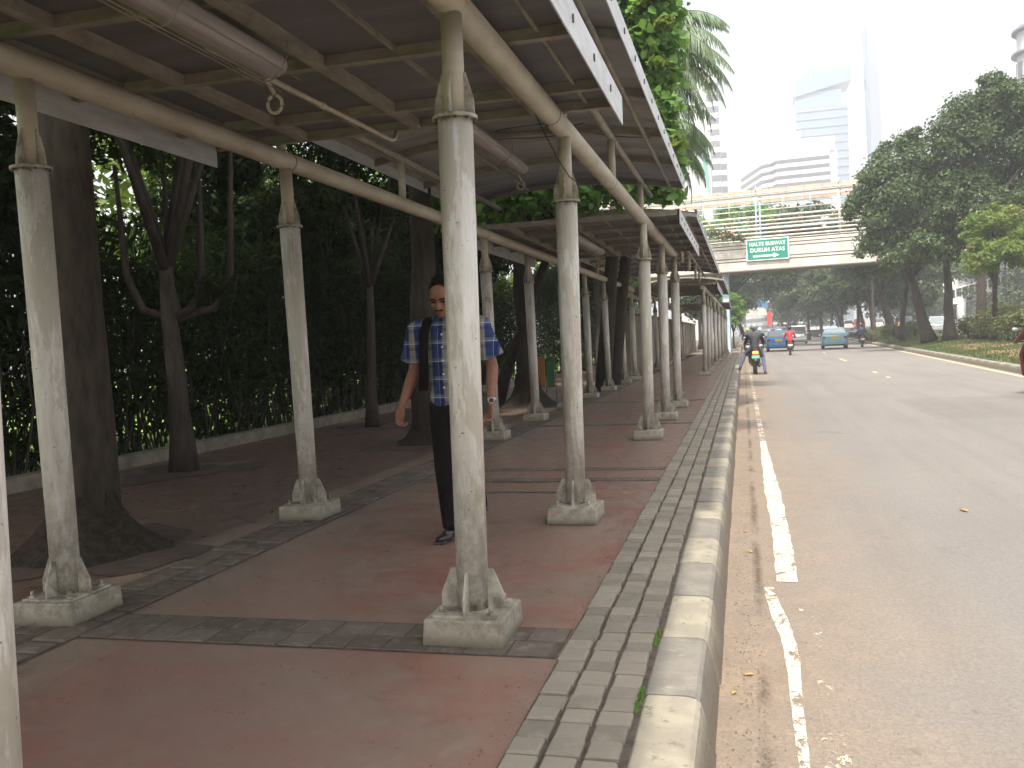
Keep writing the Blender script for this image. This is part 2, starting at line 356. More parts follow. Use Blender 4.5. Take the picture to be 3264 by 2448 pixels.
def emis(name, c, e):
    t = NT(name); m = t.out(c, 0.4); t.b.inputs['Emission Color'].default_value = (*c, 1); t.b.inputs['Emission Strength'].default_value = e; return m
M['lamp_red'] = solid('tail_lamp_red', (0.30, 0.015, 0.012), 0.25)
M['lamp_lit'] = emis('lit_brake_lamp', (1.0, 0.16, 0.02), 3.0)
M['lamp_amber'] = emis('lit_indicator_lamp', (1.0, 0.55, 0.06), 5.0)
M['glass'] = solid('car_glass', (0.05, 0.06, 0.065), 0.08, spec=0.9)
M['glass_pale'] = solid('bright_rear_glass', (0.22, 0.26, 0.27), 0.1, spec=1.0)
M['plate_y'] = solid('yellow_plate', (0.75, 0.42, 0.02), 0.5)
M['plate_w'] = solid('white_plate', (0.55, 0.55, 0.52), 0.5)
M['plate_g'] = solid('green_plate', (0.20, 0.52, 0.36), 0.5)
M['rim'] = solid('alloy_rim', (0.35, 0.35, 0.36), 0.35, 0.6)
def mat_plaid():
    t = NT('blue_plaid_cotton'); tc = t.n.new('ShaderNodeTexCoord'); x, y, z = t.xyz(tc.outputs['Object'])
    def band(v, period, off, width):
        return t.math('COMPARE', t.math('PINGPONG', t.math('ADD', v, off), period / 2), 0.0, width / 2)
    col = t.mix(t.ramp(t.noise(6, 3), 0.4, 0.6), (0.032, 0.052, 0.135), (0.045, 0.072, 0.185))
    col = t.mix(t.math('MULTIPLY', band(x, 0.115, 0.02, 0.036), 0.8), col, (0.25, 0.235, 0.17))
    col = t.mix(t.math('MULTIPLY', band(x, 0.115, 0.06, 0.026), 0.75), col, (0.015, 0.02, 0.07))
    col = t.mix(t.math('MULTIPLY', band(z, 0.115, 0.01, 0.024), 0.32), col, (0.26, 0.27, 0.33))
    col = t.mix(t.math('MULTIPLY', band(z, 0.115, 0.05, 0.022), 0.45), col, (0.02, 0.03, 0.12))
    col = t.mix(t.math('MULTIPLY', band(x, 0.0575, 0.012, 0.003), 0.35), col, (0.55, 0.58, 0.65))
    col = t.mix(t.math('MULTIPLY', band(z, 0.115, 0.018, 0.005), 0.38), col, (0.60, 0.62, 0.68))
    t.bump(t.noise(11, 5, stretch=(1, 1, 0.5)), 0.9, 0.03)
    return t.out(col, 0.9, spec=0.05)
M['plaid'] = mat_plaid()

# ------------------------------------------------------------------ ground, road, pavement
sheet('ground', -900, 900, -300, 1500, -0.45, M['ground'])
def median_x(y): return 5.45 + 0.06 * y
sheet('road', -0.6, 26, -8, 400, -0.18, M['road'])
sheet('pavement', -7.0, -0.36, -6, 110, 0.0, M['pave'])
sheet('far_carriageway', 14, 60, 30, 420, -0.05, M['road'], 1, 60, zf=lambda x, y: -0.10 + 0.012 * max(0.0, min(y, 180) - 62))
lawn = sheet('lawn', -60, -7.3, -30, 90, 0.02, M['lawn'])
# worn edge line beside the kerb: three sheets of old paint lying just above the asphalt
def strip(name, pts, w, z, mat, kind='structure'):
    if isinstance(w, list):
        ys = [p[1] for p in pts]; n = 40; yy = np.linspace(ys[0], ys[-1], n); xx = np.interp(yy, ys, [p[0] for p in pts]); ww_ = np.interp(yy, ys, w)
        k = np.ones(7) / 7; xx = np.convolve(np.pad(xx, 3, 'edge'), k, 'valid'); ww_ = np.convolve(np.pad(ww_, 3, 'edge'), k, 'valid')
        ww_ = ww_ * np.array([random.uniform(0.86, 1.12) for _ in range(n)]); pts = list(zip(xx.tolist(), yy.tolist())); w = ww_.tolist()
    m = MB(); V = []; F = []
    for i, (x, y) in enumerate(pts): ww = w[i] if isinstance(w, list) else w; V += [(x - ww / 2, y, z), (x + ww / 2, y, z)]
    for i in range(len(pts) - 1): F.append((2 * i, 2 * i + 1, 2 * i + 3, 2 * i + 2))
    m.add(V, F); return tag(m.build(name, mat), kind=kind)
strip('edge_line', [(0.19, 5.2), (0.20, 5.6), (0.21, 6.5), (0.205, 8.0), (0.20, 9.8), (0.20, 12)], [0.12, 0.125, 0.125, 0.13, 0.11, 0.07], -0.176, mat_line('thick_line_paint', (0.56, 0.51, 0.41), 0.40, 0.43))
strip('edge_line', [(0.145, 1.5), (0.145, 3.0), (0.15, 3.6), (0.165, 4.1), (0.12, 4.6), (0.085, 5.08)], [0.035, 0.035, 0.045, 0.06, 0.07, 0.05], -0.176, mat_line('thin_line_paint', (0.56, 0.51, 0.41), 0.42, 0.45))
strip('edge_line', [(0.25, 2.2), (0.25, 3.2), (0.27, 4.7)], [0.08, 0.08, 0.08], -0.176, M['line2'])
strip('edge_line', [(0.20, 12.01), (0.20, 18), (0.20, 36)], 0.07, -0.176, M['line'])
strip('median_line', [(median_x(y) - 0.22, y) for y in (10, 30, 60, 110)], 0.14, -0.176, M['line3'])
for y0, y1 in ((41, 45), (29.5, 30.6), (26.5, 27.1), (56, 59)):
    strip('lane_mark', [(3.1 + 0.028 * y0, y0), (3.1 + 0.028 * y1, y1)], 0.10, -0.176, M['line3'])

def setts(name, x0, x1, ncol, y0, y1, pitch, mat, z=0.012, gap=0.008, stagger=0.0, jit=0.006):
    m = MB(); w = (x1 - x0) / ncol; rows = []; y = y0
    while y < y1:
        L = pitch * random.choice((0.88, 0.95, 1.0, 1.0, 1.05, 1.12)); rows.append((y, L)); y += L
    for c in range(ncol):
        for y, L in rows:
            y += stagger * c * pitch + random.uniform(-1, 1) * 0.009
            g = gap * random.uniform(0.7, 1.5)
            a, b = x0 + c * w + g * 0.75 + random.uniform(-jit, jit) / 2, x0 + (c + 1) * w - g * 0.75 + random.uniform(-jit, jit) / 2
            p, q = y + g * 0.75, y + L - g * 0.75; e = 0.008; zz = z + random.uniform(-0.003, 0.003)
            s1, s2 = random.uniform(-0.003, 0.003), random.uniform(-0.003, 0.003)
            V = [(a, p + s1, 0.001), (b, p + s2, 0.001), (b, q + s2, 0.001), (a, q + s1, 0.001),
                 (a + 0.001, p + s1 + 0.001, zz - e), (b - 0.001, p + s2 + 0.001, zz - e), (b - 0.001, q + s2 - 0.001, zz - e), (a + 0.001, q + s1 - 0.001, zz - e),
                 (a + e, p + s1 + e, zz), (b - e, p + s2 + e, zz), (b - e, q + s2 - e, zz), (a + e, q + s1 - e, zz)]
            F = [(0, 1, 5, 4), (1, 2, 6, 5), (2, 3, 7, 6), (3, 0, 4, 7), (4, 5, 9, 8), (5, 6, 10, 9), (6, 7, 11, 10), (7, 4, 8, 11), (8, 9, 10, 11)]
            m.add(V, F)
    return tag(link(name, m.mesh(name, mat)), kind='structure')
strip('joint_bed', [(-0.545, -4), (-0.545, 70)], 0.37, 0.004, M['mortar'])
setts('kerbside_setts', -0.728, -0.378, 3, 0.8, 70, 0.118, M['sett'], 0.022, gap=0.0075, jit=0.006)
strip('joint_bed', [(-3.12, -4), (-3.12, 60)], 0.40, 0.003, M['mortar'])
setts('inner_setts', -3.31, -2.93, 2, 1.5, 60, 0.15, M['sett2'], 0.009, 0.012, 0.5, 0.016)
def crossband(y0, n, x0=-2.92, x1=-0.74, z=0.006, mat='sett2'):
    m = MB(); m.add([(x0, y0 - .01, 0.0025), (x1, y0 - .01, 0.0025), (x1, y0 + n * 0.17 + .01, 0.0025), (x0, y0 + n * 0.17 + .01, 0.0025)], [(0, 1, 2, 3)])
    tag(m.build('joint_bed', M['mortar']), kind='structure')
    m = MB()
    for r in range(n):
        x = x0 - random.random() * 0.1
        while x < x1 - 0.05:
            L = random.uniform(0.15, 0.19); a, b = max(x, x0) + 0.004, min(x + L, x1) - 0.004
            y = y0 + r * 0.17
            m.box(((a + b) / 2, y + 0.085, z / 2), (b - a, 0.158, z + random.uniform(-.002, .002)), taper=0.96); x += L
    tag(link('cross_setts', m.mesh('cross_setts', M[mat])), kind='structure')
crossband(3.36, 2); crossband(7.7, 1, -2.9, -0.74); crossband(8.35, 1); crossband(12.75, 1); crossband(17.3, 1)
for y in (7.10, 7.66):   # two open slots across the paving
    m = MB(); m.b2(-2.2, -1.28, y, y + 0.045, 0.001, 0.006); tag(m.build('drain_slot', M['mortar']), kind='structure')

def kerb(name, ys, xf, flip=1, far=False, ztop=0.012, L=0.6):
    m = MB(); y = ys[0]; i = 0
    prof = [(-0.37, -0.18), (-0.37, 0.0), (-0.355, ztop), (-0.222, ztop), (-0.193, ztop - 0.005), (-0.178, ztop - 0.018), (-0.170, ztop - 0.042), (-0.150, -0.10), (-0.13, -0.19)]
    while y < ys[1]:
        g = 0.006; dz = random.uniform(-0.004, 0.004); dx = random.uniform(-0.004, 0.004)
        rings = []
        for yy, sc in ((y + g, 0.985), (y + g + 0.012, 1), (y + L / 2, 1), (y + L - g - 0.012, 1), (y + L - g, 0.985)):
            c = -0.25
            rings.append([(xf(yy) + flip * (c + (px - c) * sc + dx), yy, pz * (sc if pz > 0 else 1) + dz + random.uniform(-.0015, .0015)) for px, pz in prof])
        m.loft(rings, mi=i % 2, smooth=False); y += L; i += 1
    return tag(m.build(name, [M['kerb_cream'], M['kerb_grey']]), kind='structure')
kerb('kerb', (-1.17, 95), lambda y: 0.0)
kerb('median_kerb', (12, 130), lambda y: median_x(y) - 0.13, flip=-1, L=0.75)

# median: turf rising gently away from the kerb, then bare soil patches
def median_z(x, y):
    d = x - median_x(y); return max(-0.02, min(0.30, d * 0.10)) + 0.02 * math.sin(x * 1.7 + y)
m = MB(); V = []; F = []; NX, NY = 12, 60
for j in range(NY + 1):
    y = 12 + 148 * j / NY
    for i in range(NX + 1):
        x = median_x(y) + 0.24 + i * (8.5 / NX); V.append((x, y, median_z(x, y) if i < NX else -0.2))
for j in range(NY):
    for i in range(NX): F.append((j * (NX + 1) + i, j * (NX + 1) + i + 1, (j + 1) * (NX + 1) + i + 1, (j + 1) * (NX + 1) + i))
m.add(V, F, 0, True); tag(link('median_turf', m.mesh('median_turf', M['grass'])), kind='structure')
def blob_sheet(name, cx, cy, rx, ry, mat, zf, n=26):
    m = MB(); V = [(cx, cy, zf(cx, cy))]
    for r_ in (0.5, 1.0):
        for k in range(n):
            a = 2 * math.pi * k / n; q = r_ * (1 + 0.25 * math.sin(3 * a + cx) + 0.12 * math.sin(7 * a))
            x, y = cx + rx * q * math.cos(a), cy + ry * q * math.sin(a); V.append((x, y, zf(x, y)))
    F = [(0, 1 + k, 1 + (k + 1) % n) for k in range(n)] + [(1 + k, 1 + n + k, 1 + n + (k + 1) % n, 1 + (k + 1) % n) for k in range(n)]
    m.add(V, F); return tag(m.build(name, mat), kind='structure')
blob_sheet('soil_patch', 9.0, 31.5, 1.1, 4.5, M['soil'], lambda x, y: median_z(x, y) + 0.02)
blob_sheet('soil_patch', 9.9, 44, 0.9, 5, M['soil'], lambda x, y: median_z(x, y) + 0.02)
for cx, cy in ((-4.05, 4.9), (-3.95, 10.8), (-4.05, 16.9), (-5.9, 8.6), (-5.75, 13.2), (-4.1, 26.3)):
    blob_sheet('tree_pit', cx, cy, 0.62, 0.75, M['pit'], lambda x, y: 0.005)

# blades of grass on the median and lawn
def grass_tuft(name, n, xf, size, mat):
    V = np.zeros((n * 3, 3), np.float32)
    for i in range(n):
        x, y, z = xf(); a = random.uniform(0, 6.28); h = size * random.uniform(0.5, 1.4); w = h * 0.22
        V[3 * i] = (x - math.cos(a) * w, y - math.sin(a) * w, z); V[3 * i + 1] = (x + math.cos(a) * w, y + math.sin(a) * w, z)
        V[3 * i + 2] = (x + random.uniform(-.5, .5) * h, y + random.uniform(-.5, .5) * h, z + h)
    me = bpy.data.meshes.new(name); me.from_pydata(V.tolist(), [], [(3 * i, 3 * i + 1, 3 * i + 2) for i in range(n)]); me.materials.append(mat)
    return link(name, me)
def mg():
    y = 14 + 75 * random.random() ** 1.5; x = median_x(y) + 0.3 + 4.5 * random.random() ** 1.4; return x, y, median_z(x, y)
tag(grass_tuft('grass', 26000, mg, 0.09, mat_leaf('grass_blade', (0.055, 0.095, 0.022), (0.10, 0.135, 0.04), (0.11, 0.105, 0.04), 0.3)), 'short green grass growing on the raised road median', 'grass', kind='stuff')

# ------------------------------------------------------------------ columns of the covered walkway
def make_column(X, Y, z_top=2.58, label='', lean=0.0):
    t = empty('canopy_column', (X - 0.022, Y, 0), 0, label, 'column', 'white steel columns of the covered walkway')
    m = MB(); m.box((0, 0, 0.055), (0.34, 0.36, 0.11), taper=0.965); m.build('footing', M['footing'], t, bevel=0.008)
    m = MB(); m.b2(-0.135, 0.135, -0.14, 0.14, 0.1105, 0.12); m.build('base_plate', M['bracket'], t)
    m = MB(); m.tube([(0, 0, 0.12), (0, 0, 1.1), (0, 0, 2.15)], [0.0665, 0.0690, 0.0735], 32, cap=True); m.build('tube', M['column'], t)
    for k in range(4):
        a = k * math.pi / 2 + 0.0; c, s = math.cos(a), math.sin(a); u = Vector((c, s, 0)); w = Vector((-s, c, 0)) * 0.008
        m = MB(); poly = [u * 0.064 + Vector((0, 0, z)) for z in (0.121, 0.285)] + [u * 0.092 + Vector((0, 0, 0.285)), u * 0.137 + Vector((0, 0, 0.18)), u * 0.137 + Vector((0, 0, 0.121))]
        m.prism([p - w / 2 for p in poly], w); m.build('gusset', M['bracket'], t)
        m = MB(); poly = [u * 0.042 + Vector((0, 0, z)) for z in (2.166, 2.34)] + [u * 0.052 + Vector((0, 0, 2.34)), u * 0.083 + Vector((0, 0, 2.23)), u * 0.086 + Vector((0, 0, 2.166))]
        m.prism([p - w / 2 for p in poly], w); m.build('gusset', M['bracket'], t)
        a += math.pi / 4; p = (0.15 * math.cos(a), 0.15 * math.sin(a))
        m = MB(); m.tube([(p[0], p[1], 0.11), (p[0], p[1], 0.128)], 0.017, 6, smooth=False).tube([(p[0], p[1], 0.128), (p[0], p[1], 0.15)], 0.009, 8); m.build('bolt', M['bracket'], t)
    m = MB(); m.tube([(0, 0, 2.150), (0, 0, 2.165)], 0.094, 32)
    for k in range(10):
        a = k * 0.628; m.tube([(0.084 * math.cos(a), 0.084 * math.sin(a), 2.143), (0.084 * math.cos(a), 0.084 * math.sin(a), 2.15)], 0.006, 6, mi=1)
    m.build('flange', [M['bracket'], M['darkmetal']], t)
    m = MB(); m.tube([(0, 0, 2.165), (0, 0, z_top)], 0.045, 24); m.build('stub_post', M['beam'], t)
    t.rotation_euler[1] = 0.0105
    return t
ORD = ['first', 'second', 'third', 'fourth', 'fifth', 'sixth', 'seventh', 'eighth', 'ninth', 'tenth', 'eleventh', 'twelfth', 'thirteenth', 'fourteenth', 'fifteenth', 'sixteenth']
outer = [(-1.168, 1.12), (-1.12, 3.60), (-1.12, 6.02), (-1.12, 10.95), (-1.12, 13.45), (-1.10, 15.70), (-1.12, 27.9), (-1.10, 30.4), (-1.09, 32.9), (-1.08, 37.6), (-1.05, 42.3), (-1.02, 47.6), (-1.0, 53), (-1.0, 58)]
inner = [(-3.19, 3.65), (-3.15, 6.10), (-3.11, 11.15), (-3.16, 13.75), (-3.12, 16.2), (-3.12, 18.75), (-3.10, 21.3), (-3.10, 24.3), (-3.06, 26.4), (-3.1, 30), (-3.1, 34), (-3.1, 38), (-3.1, 43), (-3.1, 48)]
L_out = ['white column cut off by the left picture edge, nearest the camera', 'white column in front of the walking man, on a square concrete footing', 'white column with mossy dirty foot just beyond the walking man',
         'kerb side column with dirty foot after the wide gap', 'kerb side column behind the one after the wide gap', 'last kerb side column before the open bay of the walkway']
L_in = ['white column at left in front of the thick root-flared trunk', 'white column on a pale footing left of the walking man', 'inner row column with a small black rectangular mark, right behind the man', 'inner row column between the two big trunks behind the man']
proto = None
for row, LL, side in ((outer, L_out, 'kerb side'), (inner, L_in, 'inner')):
    for i, (x, y) in enumerate(row):
        lab = LL[i] if i < len(LL) else 'distant white column, %s from the camera in the %s row' % (ORD[i], side)
        if proto is None: proto = make_column(x, y, label=lab)
        else:
            c = copy_tree(proto); c.location = (x - 0.022, y, 0); c.rotation_euler = (0, {3.65: -0.02, 6.10: -0.018}.get(y, 0.0105 if side != 'inner' else -0.01), 0); c['label'] = lab
mk = [o for o in scene.collection.objects if o.get('label', '').startswith('inner row column with a small')][0]
m = MB()
for (a0, a1, z0, z1) in ((-0.6, 0.25, 1.815, 1.82), (-0.6, 0.25, 1.765, 1.77), (-0.6, -0.56, 1.77, 1.815), (0.21, 0.25, 1.77, 1.815), (-0.5, -0.46, 1.777, 1.808), (-0.36, -0.32, 1.777, 1.808), (-0.2, -0.16, 1.777, 1.808), (-0.05, 0.0, 1.777, 1.80)):
    V = []; n = 6
    for k in range(n + 1):
        a = a0 + (a1 - a0) * k / n - math.pi / 2 + 0.55; sl = -0.03 * ((a0 + (a1 - a0) * k / n) + 0.2)
        V += [(0.0775 * math.cos(a), 0.0775 * math.sin(a), z0 + sl), (0.0775 * math.cos(a), 0.0775 * math.sin(a), z1 + sl)]
    m.add(V, [(2 * k, 2 * k + 2, 2 * k + 3, 2 * k + 1) for k in range(n)])
m.build('stencil_mark', M['darkmetal'], mk)

# long round beams on the columns
def beam(pts, label, joints):
    t = empty('support_beam', (pts[0][0], pts[0][1], 0), 0, label, 'beam', 'round beams on top of the walkway columns')
    o = Vector((pts[0][0], pts[0][1], 0))
    m = MB(); m.tube([Vector(p) - o for p in pts], 0.066, 28); m.build('pipe', M['beam'], t)
    for y in joints:
        x = np.interp(y, [p[1] for p in pts], [p[0] for p in pts])
        m = MB(); m.tube([(x - o.x, y - o.y, ZB), (x - o.x, y + 0.012 - o.y, ZB)], 0.0675, 28); m.build('weld_seam', M['darkmetal'], t)
    return t
ZB = 2.64
beam([(-1.12, -4, ZB), (-1.12, 6, ZB), (-1.12, 16.05, ZB)], 'round cream beam over the kerb side columns, nearest run', (5.6, 8.2))
beam([(-3.32, -4, ZB), (-3.22, 6, ZB), (-3.15, 13, ZB), (-3.10, 26.7, ZB)], 'round cream beam over the inner columns, running the whole near walkway', (6.15, 11.2, 17.5))
beam([(-1.12, 27.6, ZB), (-1.0, 58.4, ZB)], 'distant round beam end-on over the kerb side columns beyond the open bay', ())
beam([(-3.10, 29.6, ZB), (-3.1, 48.4, ZB)], 'distant round beam over the inner columns beyond the open bay', ())

# ------------------------------------------------------------------ canopies
def fascia_mesh(x, y0, y1, z0, z1, sgn, holes=True):
    m = MB(); m.b2(x - 0.004, x + 0.004, y0, y1, z0, z1)
    m.b2(min(x, x - sgn * 0.05), max(x, x - sgn * 0.05), y0 + .002, y1 - .002, z1 + 0.0002, z1 + 0.004)
    if holes:
        y = y0 + 0.3
        while y < y1:
            m.box((x + sgn * 0.007, y, (z0 + z1) / 2), (0.005, 0.022, 0.022), Matrix.Rotation(0.6, 3, 'X'), mi=1)
            m.b2(x + sgn * 0.004, x + sgn * 0.012, y - 0.006, y + 0.006, (z0 + z1) / 2 - 0.02, (z0 + z1) / 2 + 0.02, mi=1); y += 0.62
    return m
def flat_canopy(y0, y1, label, xl=-3.75, xr=-0.726, ribs=None, z=2.745):
    t = empty('flat_canopy', (-2.3, y0, 0), 0, label, 'canopy roof', 'flat canopy roofs of the walkway')
    O = (2.3, -y0)
    def put(m, n, mt):
        m.v = [(a + O[0], b + O[1], c) for a, b, c in m.v]; return m.build(n, mt, t)
    m = MB(); n = 0; y = y0
    # sheet with standing seams
    m.b2(xl, xr, y0, y1, z + 0.062, z + 0.068); put(m, 'roof_panel', M['panel'])
    ribs = ribs or list(np.arange(y0 + 0.02, y1 - 0.3, 1.03)) + [y1 - 0.03]
    for y in ribs:
        m = MB(); m.b2(xl + 0.03, xr - 0.035, y - 0.02, y + 0.02, z + 0.010, z + 0.0615); m.b2(xl + 0.03, xr - 0.035, y - 0.028, y + 0.028, z, z + 0.0095); put(m, 'rib', M['rib'])
    for x in (-3.0, -2.145, -1.29):
        m = MB(); m.b2(x - 0.026, x + 0.026, y0, y1 - 0.06, z + 0.004, z + 0.060); m.b2(x - 0.034, x + 0.034, y0, y1 - 0.06, z - 0.004, z + 0.0035); put(m, 'purlin', M['rib'])
    for x in (-3.38, -2.57, -1.72, -0.95):
        m = MB(); m.b2(x - 0.010, x + 0.010, y0, y1 - 0.06, z + 0.035, z + 0.0605); put(m, 'stiffener', M['rib'])
    for x, s in ((xl, -1), (xr, 1)):
        put(fascia_mesh(x, y0, y1, z - 0.115, z + 0.072, s), 'fascia', [M['fascia'], M['darkmetal']])
    return t
flat_canopy(-3.5, 6.05, 'flat grey canopy roof overhead nearest the camera with white edge strip', ribs=[-3.4, -2.4, -1.4, -0.4, 0.6, 1.58, 2.57, 3.56, 4.54, 5.55, 6.02])
flat_canopy(11.6, 16.7, 'low flat canopy roof seen beyond the raised arched roof', xl=-3.75, xr=-0.72)
flat_canopy(28.2, 35.2, 'distant low flat canopy roof starting past the open bay', xl=-3.75, xr=-0.70)
flat_canopy(46.5, 58, 'farthest low flat canopy roof at the walkway end', xl=-3.75, xr=-0.60)

def arch_canopy(y0, y1, label, posts, xl=-3.80, xr=-0.70, ze=3.20, rise=0.17, step=1.55):
    t = empty('arched_canopy', (-2.25, y0, 0), 0, label, 'canopy roof', 'raised arched canopy roofs of the walkway')
    N = 18; xs = [xl + (xr - xl) * i / N for i in range(N + 1)]
    zf = lambda x: ze + rise * (1 - ((x - (xl + xr) / 2) / ((xr - xl) / 2)) ** 2)
    def loc(p): return (p[0] + 2.25, p[1] - y0, p[2])
    m = MB(); rings = []
    ny = max(2, int((y1 - y0) / 0.19)); V = []; F = []
    for j in range(ny + 1):           # shallow corrugation across the roof
        y = y0 + (y1 - y0) * j / ny
        for x in xs: V.append(loc((x, y, zf(x) + 0.075 + (0.012 if j % 2 else 0))))
    for j in range(ny):
        for i in range(N): a = j * (N + 1) + i; F.append((a, a + 1, a + N + 2, a + N + 1))
    b = len(V); V += [(p[0], p[1], p[2] + 0.006) for p in V]; F += [tuple(b + q for q in f)[::-1] for f in F]
    m.add(V, F, 0, False); m.build('roof_panel', M['panel_lit'], t)
    y = y0 + 0.03
    ribs = []
    while y < y1 - 0.3: ribs.append(y); y += step
    ribs.append(y1 - 0.03)
    for y in ribs:
        m = MB(); R1 = []
        for x in xs: R1.append([loc((x, y - 0.022, zf(x) + 0.005)), loc((x, y + 0.022, zf(x) + 0.005)), loc((x, y + 0.022, zf(x) + 0.07)), loc((x, y - 0.022, zf(x) + 0.07))])
        m.loft(R1, smooth=False); m.build('curved_rib', M['rib'], t)
    for x in (-1.15, -3.27):
        m = MB(); m.tube([loc((x, y0 - 0.1, ze - 0.07)), loc((x, y1 - 0.15, ze - 0.07))], 0.034, 16); m.build('purlin', M['rib'], t)
        for y in posts:
            m = MB(); m.tube([loc((x, y, 2.725)), loc((x, y, ze - 0.10))], 0.036, 16); m.build('post', M['beam'], t)
    for x in (-0.88, -1.75, -2.8, -3.55):
        m = MB(); zz = zf(x) - 0.018; m.tube([loc((x, y0, zz)), loc((x, y1 - 0.35, zz))], 0.020, 12); m.build('purlin', M['rib'], t)
    for x, s in ((xl, -1), (xr, 1)):
        mm = fascia_mesh(x, y0, y1, ze - 0.03, ze + 0.135, s); mm.v = [loc(p) for p in mm.v]; mm.build('fascia', [M['fascia'], M['darkmetal']], t)
    return t
arch_canopy(4.55, 12.55, 'raised arched canopy roof above the gap between the near columns', (6.15, 8.62, 11.12))
arch_canopy(15.6, 30.6, 'long raised arched canopy roof beyond the low flat one', (15.95, 18.7, 21.2, 24.2, 26.4), xr=-0.68)
arch_canopy(34.5, 47.5, 'distant raised arched canopy roof near the footbridge', (37.6, 42.3, 47), xl=-3.7, xr=-0.62)

# caged tube lights and conduit hanging under the roofs
def tube_light(x, y0, y1, z, label, full=True):
    t = empty('tube_light', (x, y0, z), 0, label, 'light fixture', 'tube lights under the canopy')
    L = y1 - y0; m = MB(); n = 40; rings = []
    for yy, s in ((0, 0.75), (0.05, 1), (L - 0.05, 1), (L, 0.75)):
        rings.append([(0.088 * s * (1 + 0.035 * math.cos(k * math.pi)) * math.cos(2 * math.pi * k / n), yy, 0.062 * s * (1 + 0.035 * math.cos(k * math.pi)) * math.sin(2 * math.pi * k / n)) for k in range(n)])
    m.loft(rings); m.build('cover', M['acrylic'], t)
    for yy in (0.12, L - 0.95, L - 0.12):
        m = MB(); pts = [(0.135 * math.cos(a), yy + 0.02 * math.sin(3 * a), 0.02 + 0.115 * math.sin(a)) for a in np.linspace(-math.pi, 0.0, 14)]
        m.tube(pts, 0.0035, 6).tube([pts[0], (pts[0][0], yy, 0.085)], 0.0035, 6).tube([pts[-1], (pts[-1][0], yy, 0.085)], 0.0035, 6); m.build('cage_hoop', M['rib'], t)
    for xx, zz in ((-0.10, -0.055), (0.0, -0.097), (0.11, -0.05)):
        m = MB(); m.tube([(xx, 0.0, zz), (xx, L + 0.05, zz - 0.01)], 0.003, 6); m.build('cage_wire', M['rib'], t)
    m = MB(); m.tube([(-0.03, L - 0.05, -0.06), (-0.03, L + 0.03, -0.12)], 0.011, 10)
    pts = [(-0.03 + 0.04 * math.cos(a), L + 0.03, -0.17 + 0.045 * math.sin(a)) for a in np.linspace(2.0, 7.6, 20)]
    m.tube(pts, 0.009, 10); m.build('hook', M['whitepipe'], t)
    return t
tl = tube_light(-2.24, 1.6, 4.20, 2.665, 'ribbed tube light in a wire cage under the nearest flat roof')
c = copy_tree(tl); c.location = (-2.3, 7.2, 3.14); c['label'] = 'ribbed tube light under the raised arched roof'
c = copy_tree(tl); c.location = (-2.25, 12.4, 2.68); c['label'] = 'ribbed tube light under the low flat roof farther on'
m = MB(); m.tube([(-2.37, 3.8, 2.665), (-2.31, 5.92, 2.665), (-2.30, 5.97, 2.68), (-2.29, 5.99, 2.74)], 0.015, 12); m.tube([(-2.338, 4.9, 2.665), (-2.337, 4.95, 2.665)], 0.019, 12)
tag(m.build('conduit', M['whitepipe']), 'cream pipe conduit running on from the caged tube light', 'pipe')
m = MB(); m.tube([(-1.26, 5.85, 2.95), (-1.28, 5.8, 2.75), (-1.21, 5.9, 2.57), (-1.15, 5.95, 2.43), (-1.08, 5.96, 2.31), (-1.04, 6.0, 2.28)], 0.004, 6)
m.tube([(-1.14, 5.62, 2.72), (-1.195, 5.62, 2.64), (-1.14, 5.62, 2.567)], 0.005, 6)
tag(m.build('loose_cable', M['black']), 'thin black cable looped round the beam above the mossy column', 'cable')

m = MB(); pts = [(x, 9.5 + 0.05 * math.sin(x * 5), 3.27 + 0.165 * (1 - ((x + 2.25) / 1.55) ** 2) - 0.03 * abs(math.sin(x * 4))) for x in np.linspace(-2.9, -0.8, 18)]; m.tube(pts, 0.005, 6)
pts = [(-1.9 + 0.45 * math.cos(a), 8.9 + 0.12 * math.sin(a), 3.36) for a in np.linspace(0, 5.6, 22)]; m.tube(pts, 0.004, 6)
tag(m.build('loose_cable', M['black']), 'black cable strung across under the raised arched roof', 'cable')
# ------------------------------------------------------------------ left side: ledge, hedge, trees
def ledge(y0, y1, x0, x1, label):
    m = MB(); n = 8; R1 = []
    for i in range(n + 1):
        y = y0 + (y1 - y0) * i / n; x = x0 + (x1 - x0) * i / n; R1.append([(x, y, -0.02), (x, y, 0.145), (x - 0.19, y, 0.145), (x - 0.19, y, -0.02)])
    m.loft(R1, smooth=False); return tag(m.build('planter_ledge', M['ledge']), label, 'low wall')
ledge(-3, 27, -7.0, -6.6, 'low cream planter ledge along the foot of the dark hedge')

def leaves_np(P, Nn, size, aspect=0.5, shape6=False):
    # P (n,3) positions; Nn (n,3) normals; returns verts, faces
    n = len(P); up = rng.normal(size=(n, 3)); u = np.cross(Nn, up); u /= np.linalg.norm(u, axis=1, keepdims=True) + 1e-9
    w = np.cross(Nn, u); w /= np.linalg.norm(w, axis=1, keepdims=True) + 1e-9
    s = (size * rng.uniform(0.55, 1.35, n))[:, None]; a = s * aspect
    if not shape6:
        V = np.stack([P - u * s * 0.5, P + w * a * 0.5 - u * s * 0.05, P + u * s * 0.5, P - w * a * 0.5 - u * s * 0.05], 1)
        return V.reshape(-1, 3), 4
    k = Nn * s * 0.12
    V = np.stack([P - u * s * 0.5, P - u * s * 0.3 + w * a * 0.5 - k, P + u * s * 0.12 + w * a * 0.42 - k, P + u * s * 0.6 - k, P + u * s * 0.12 - w * a * 0.42 - k, P - u * s * 0.3 - w * a * 0.5 - k], 1)
    return V.reshape(-1, 3), 6
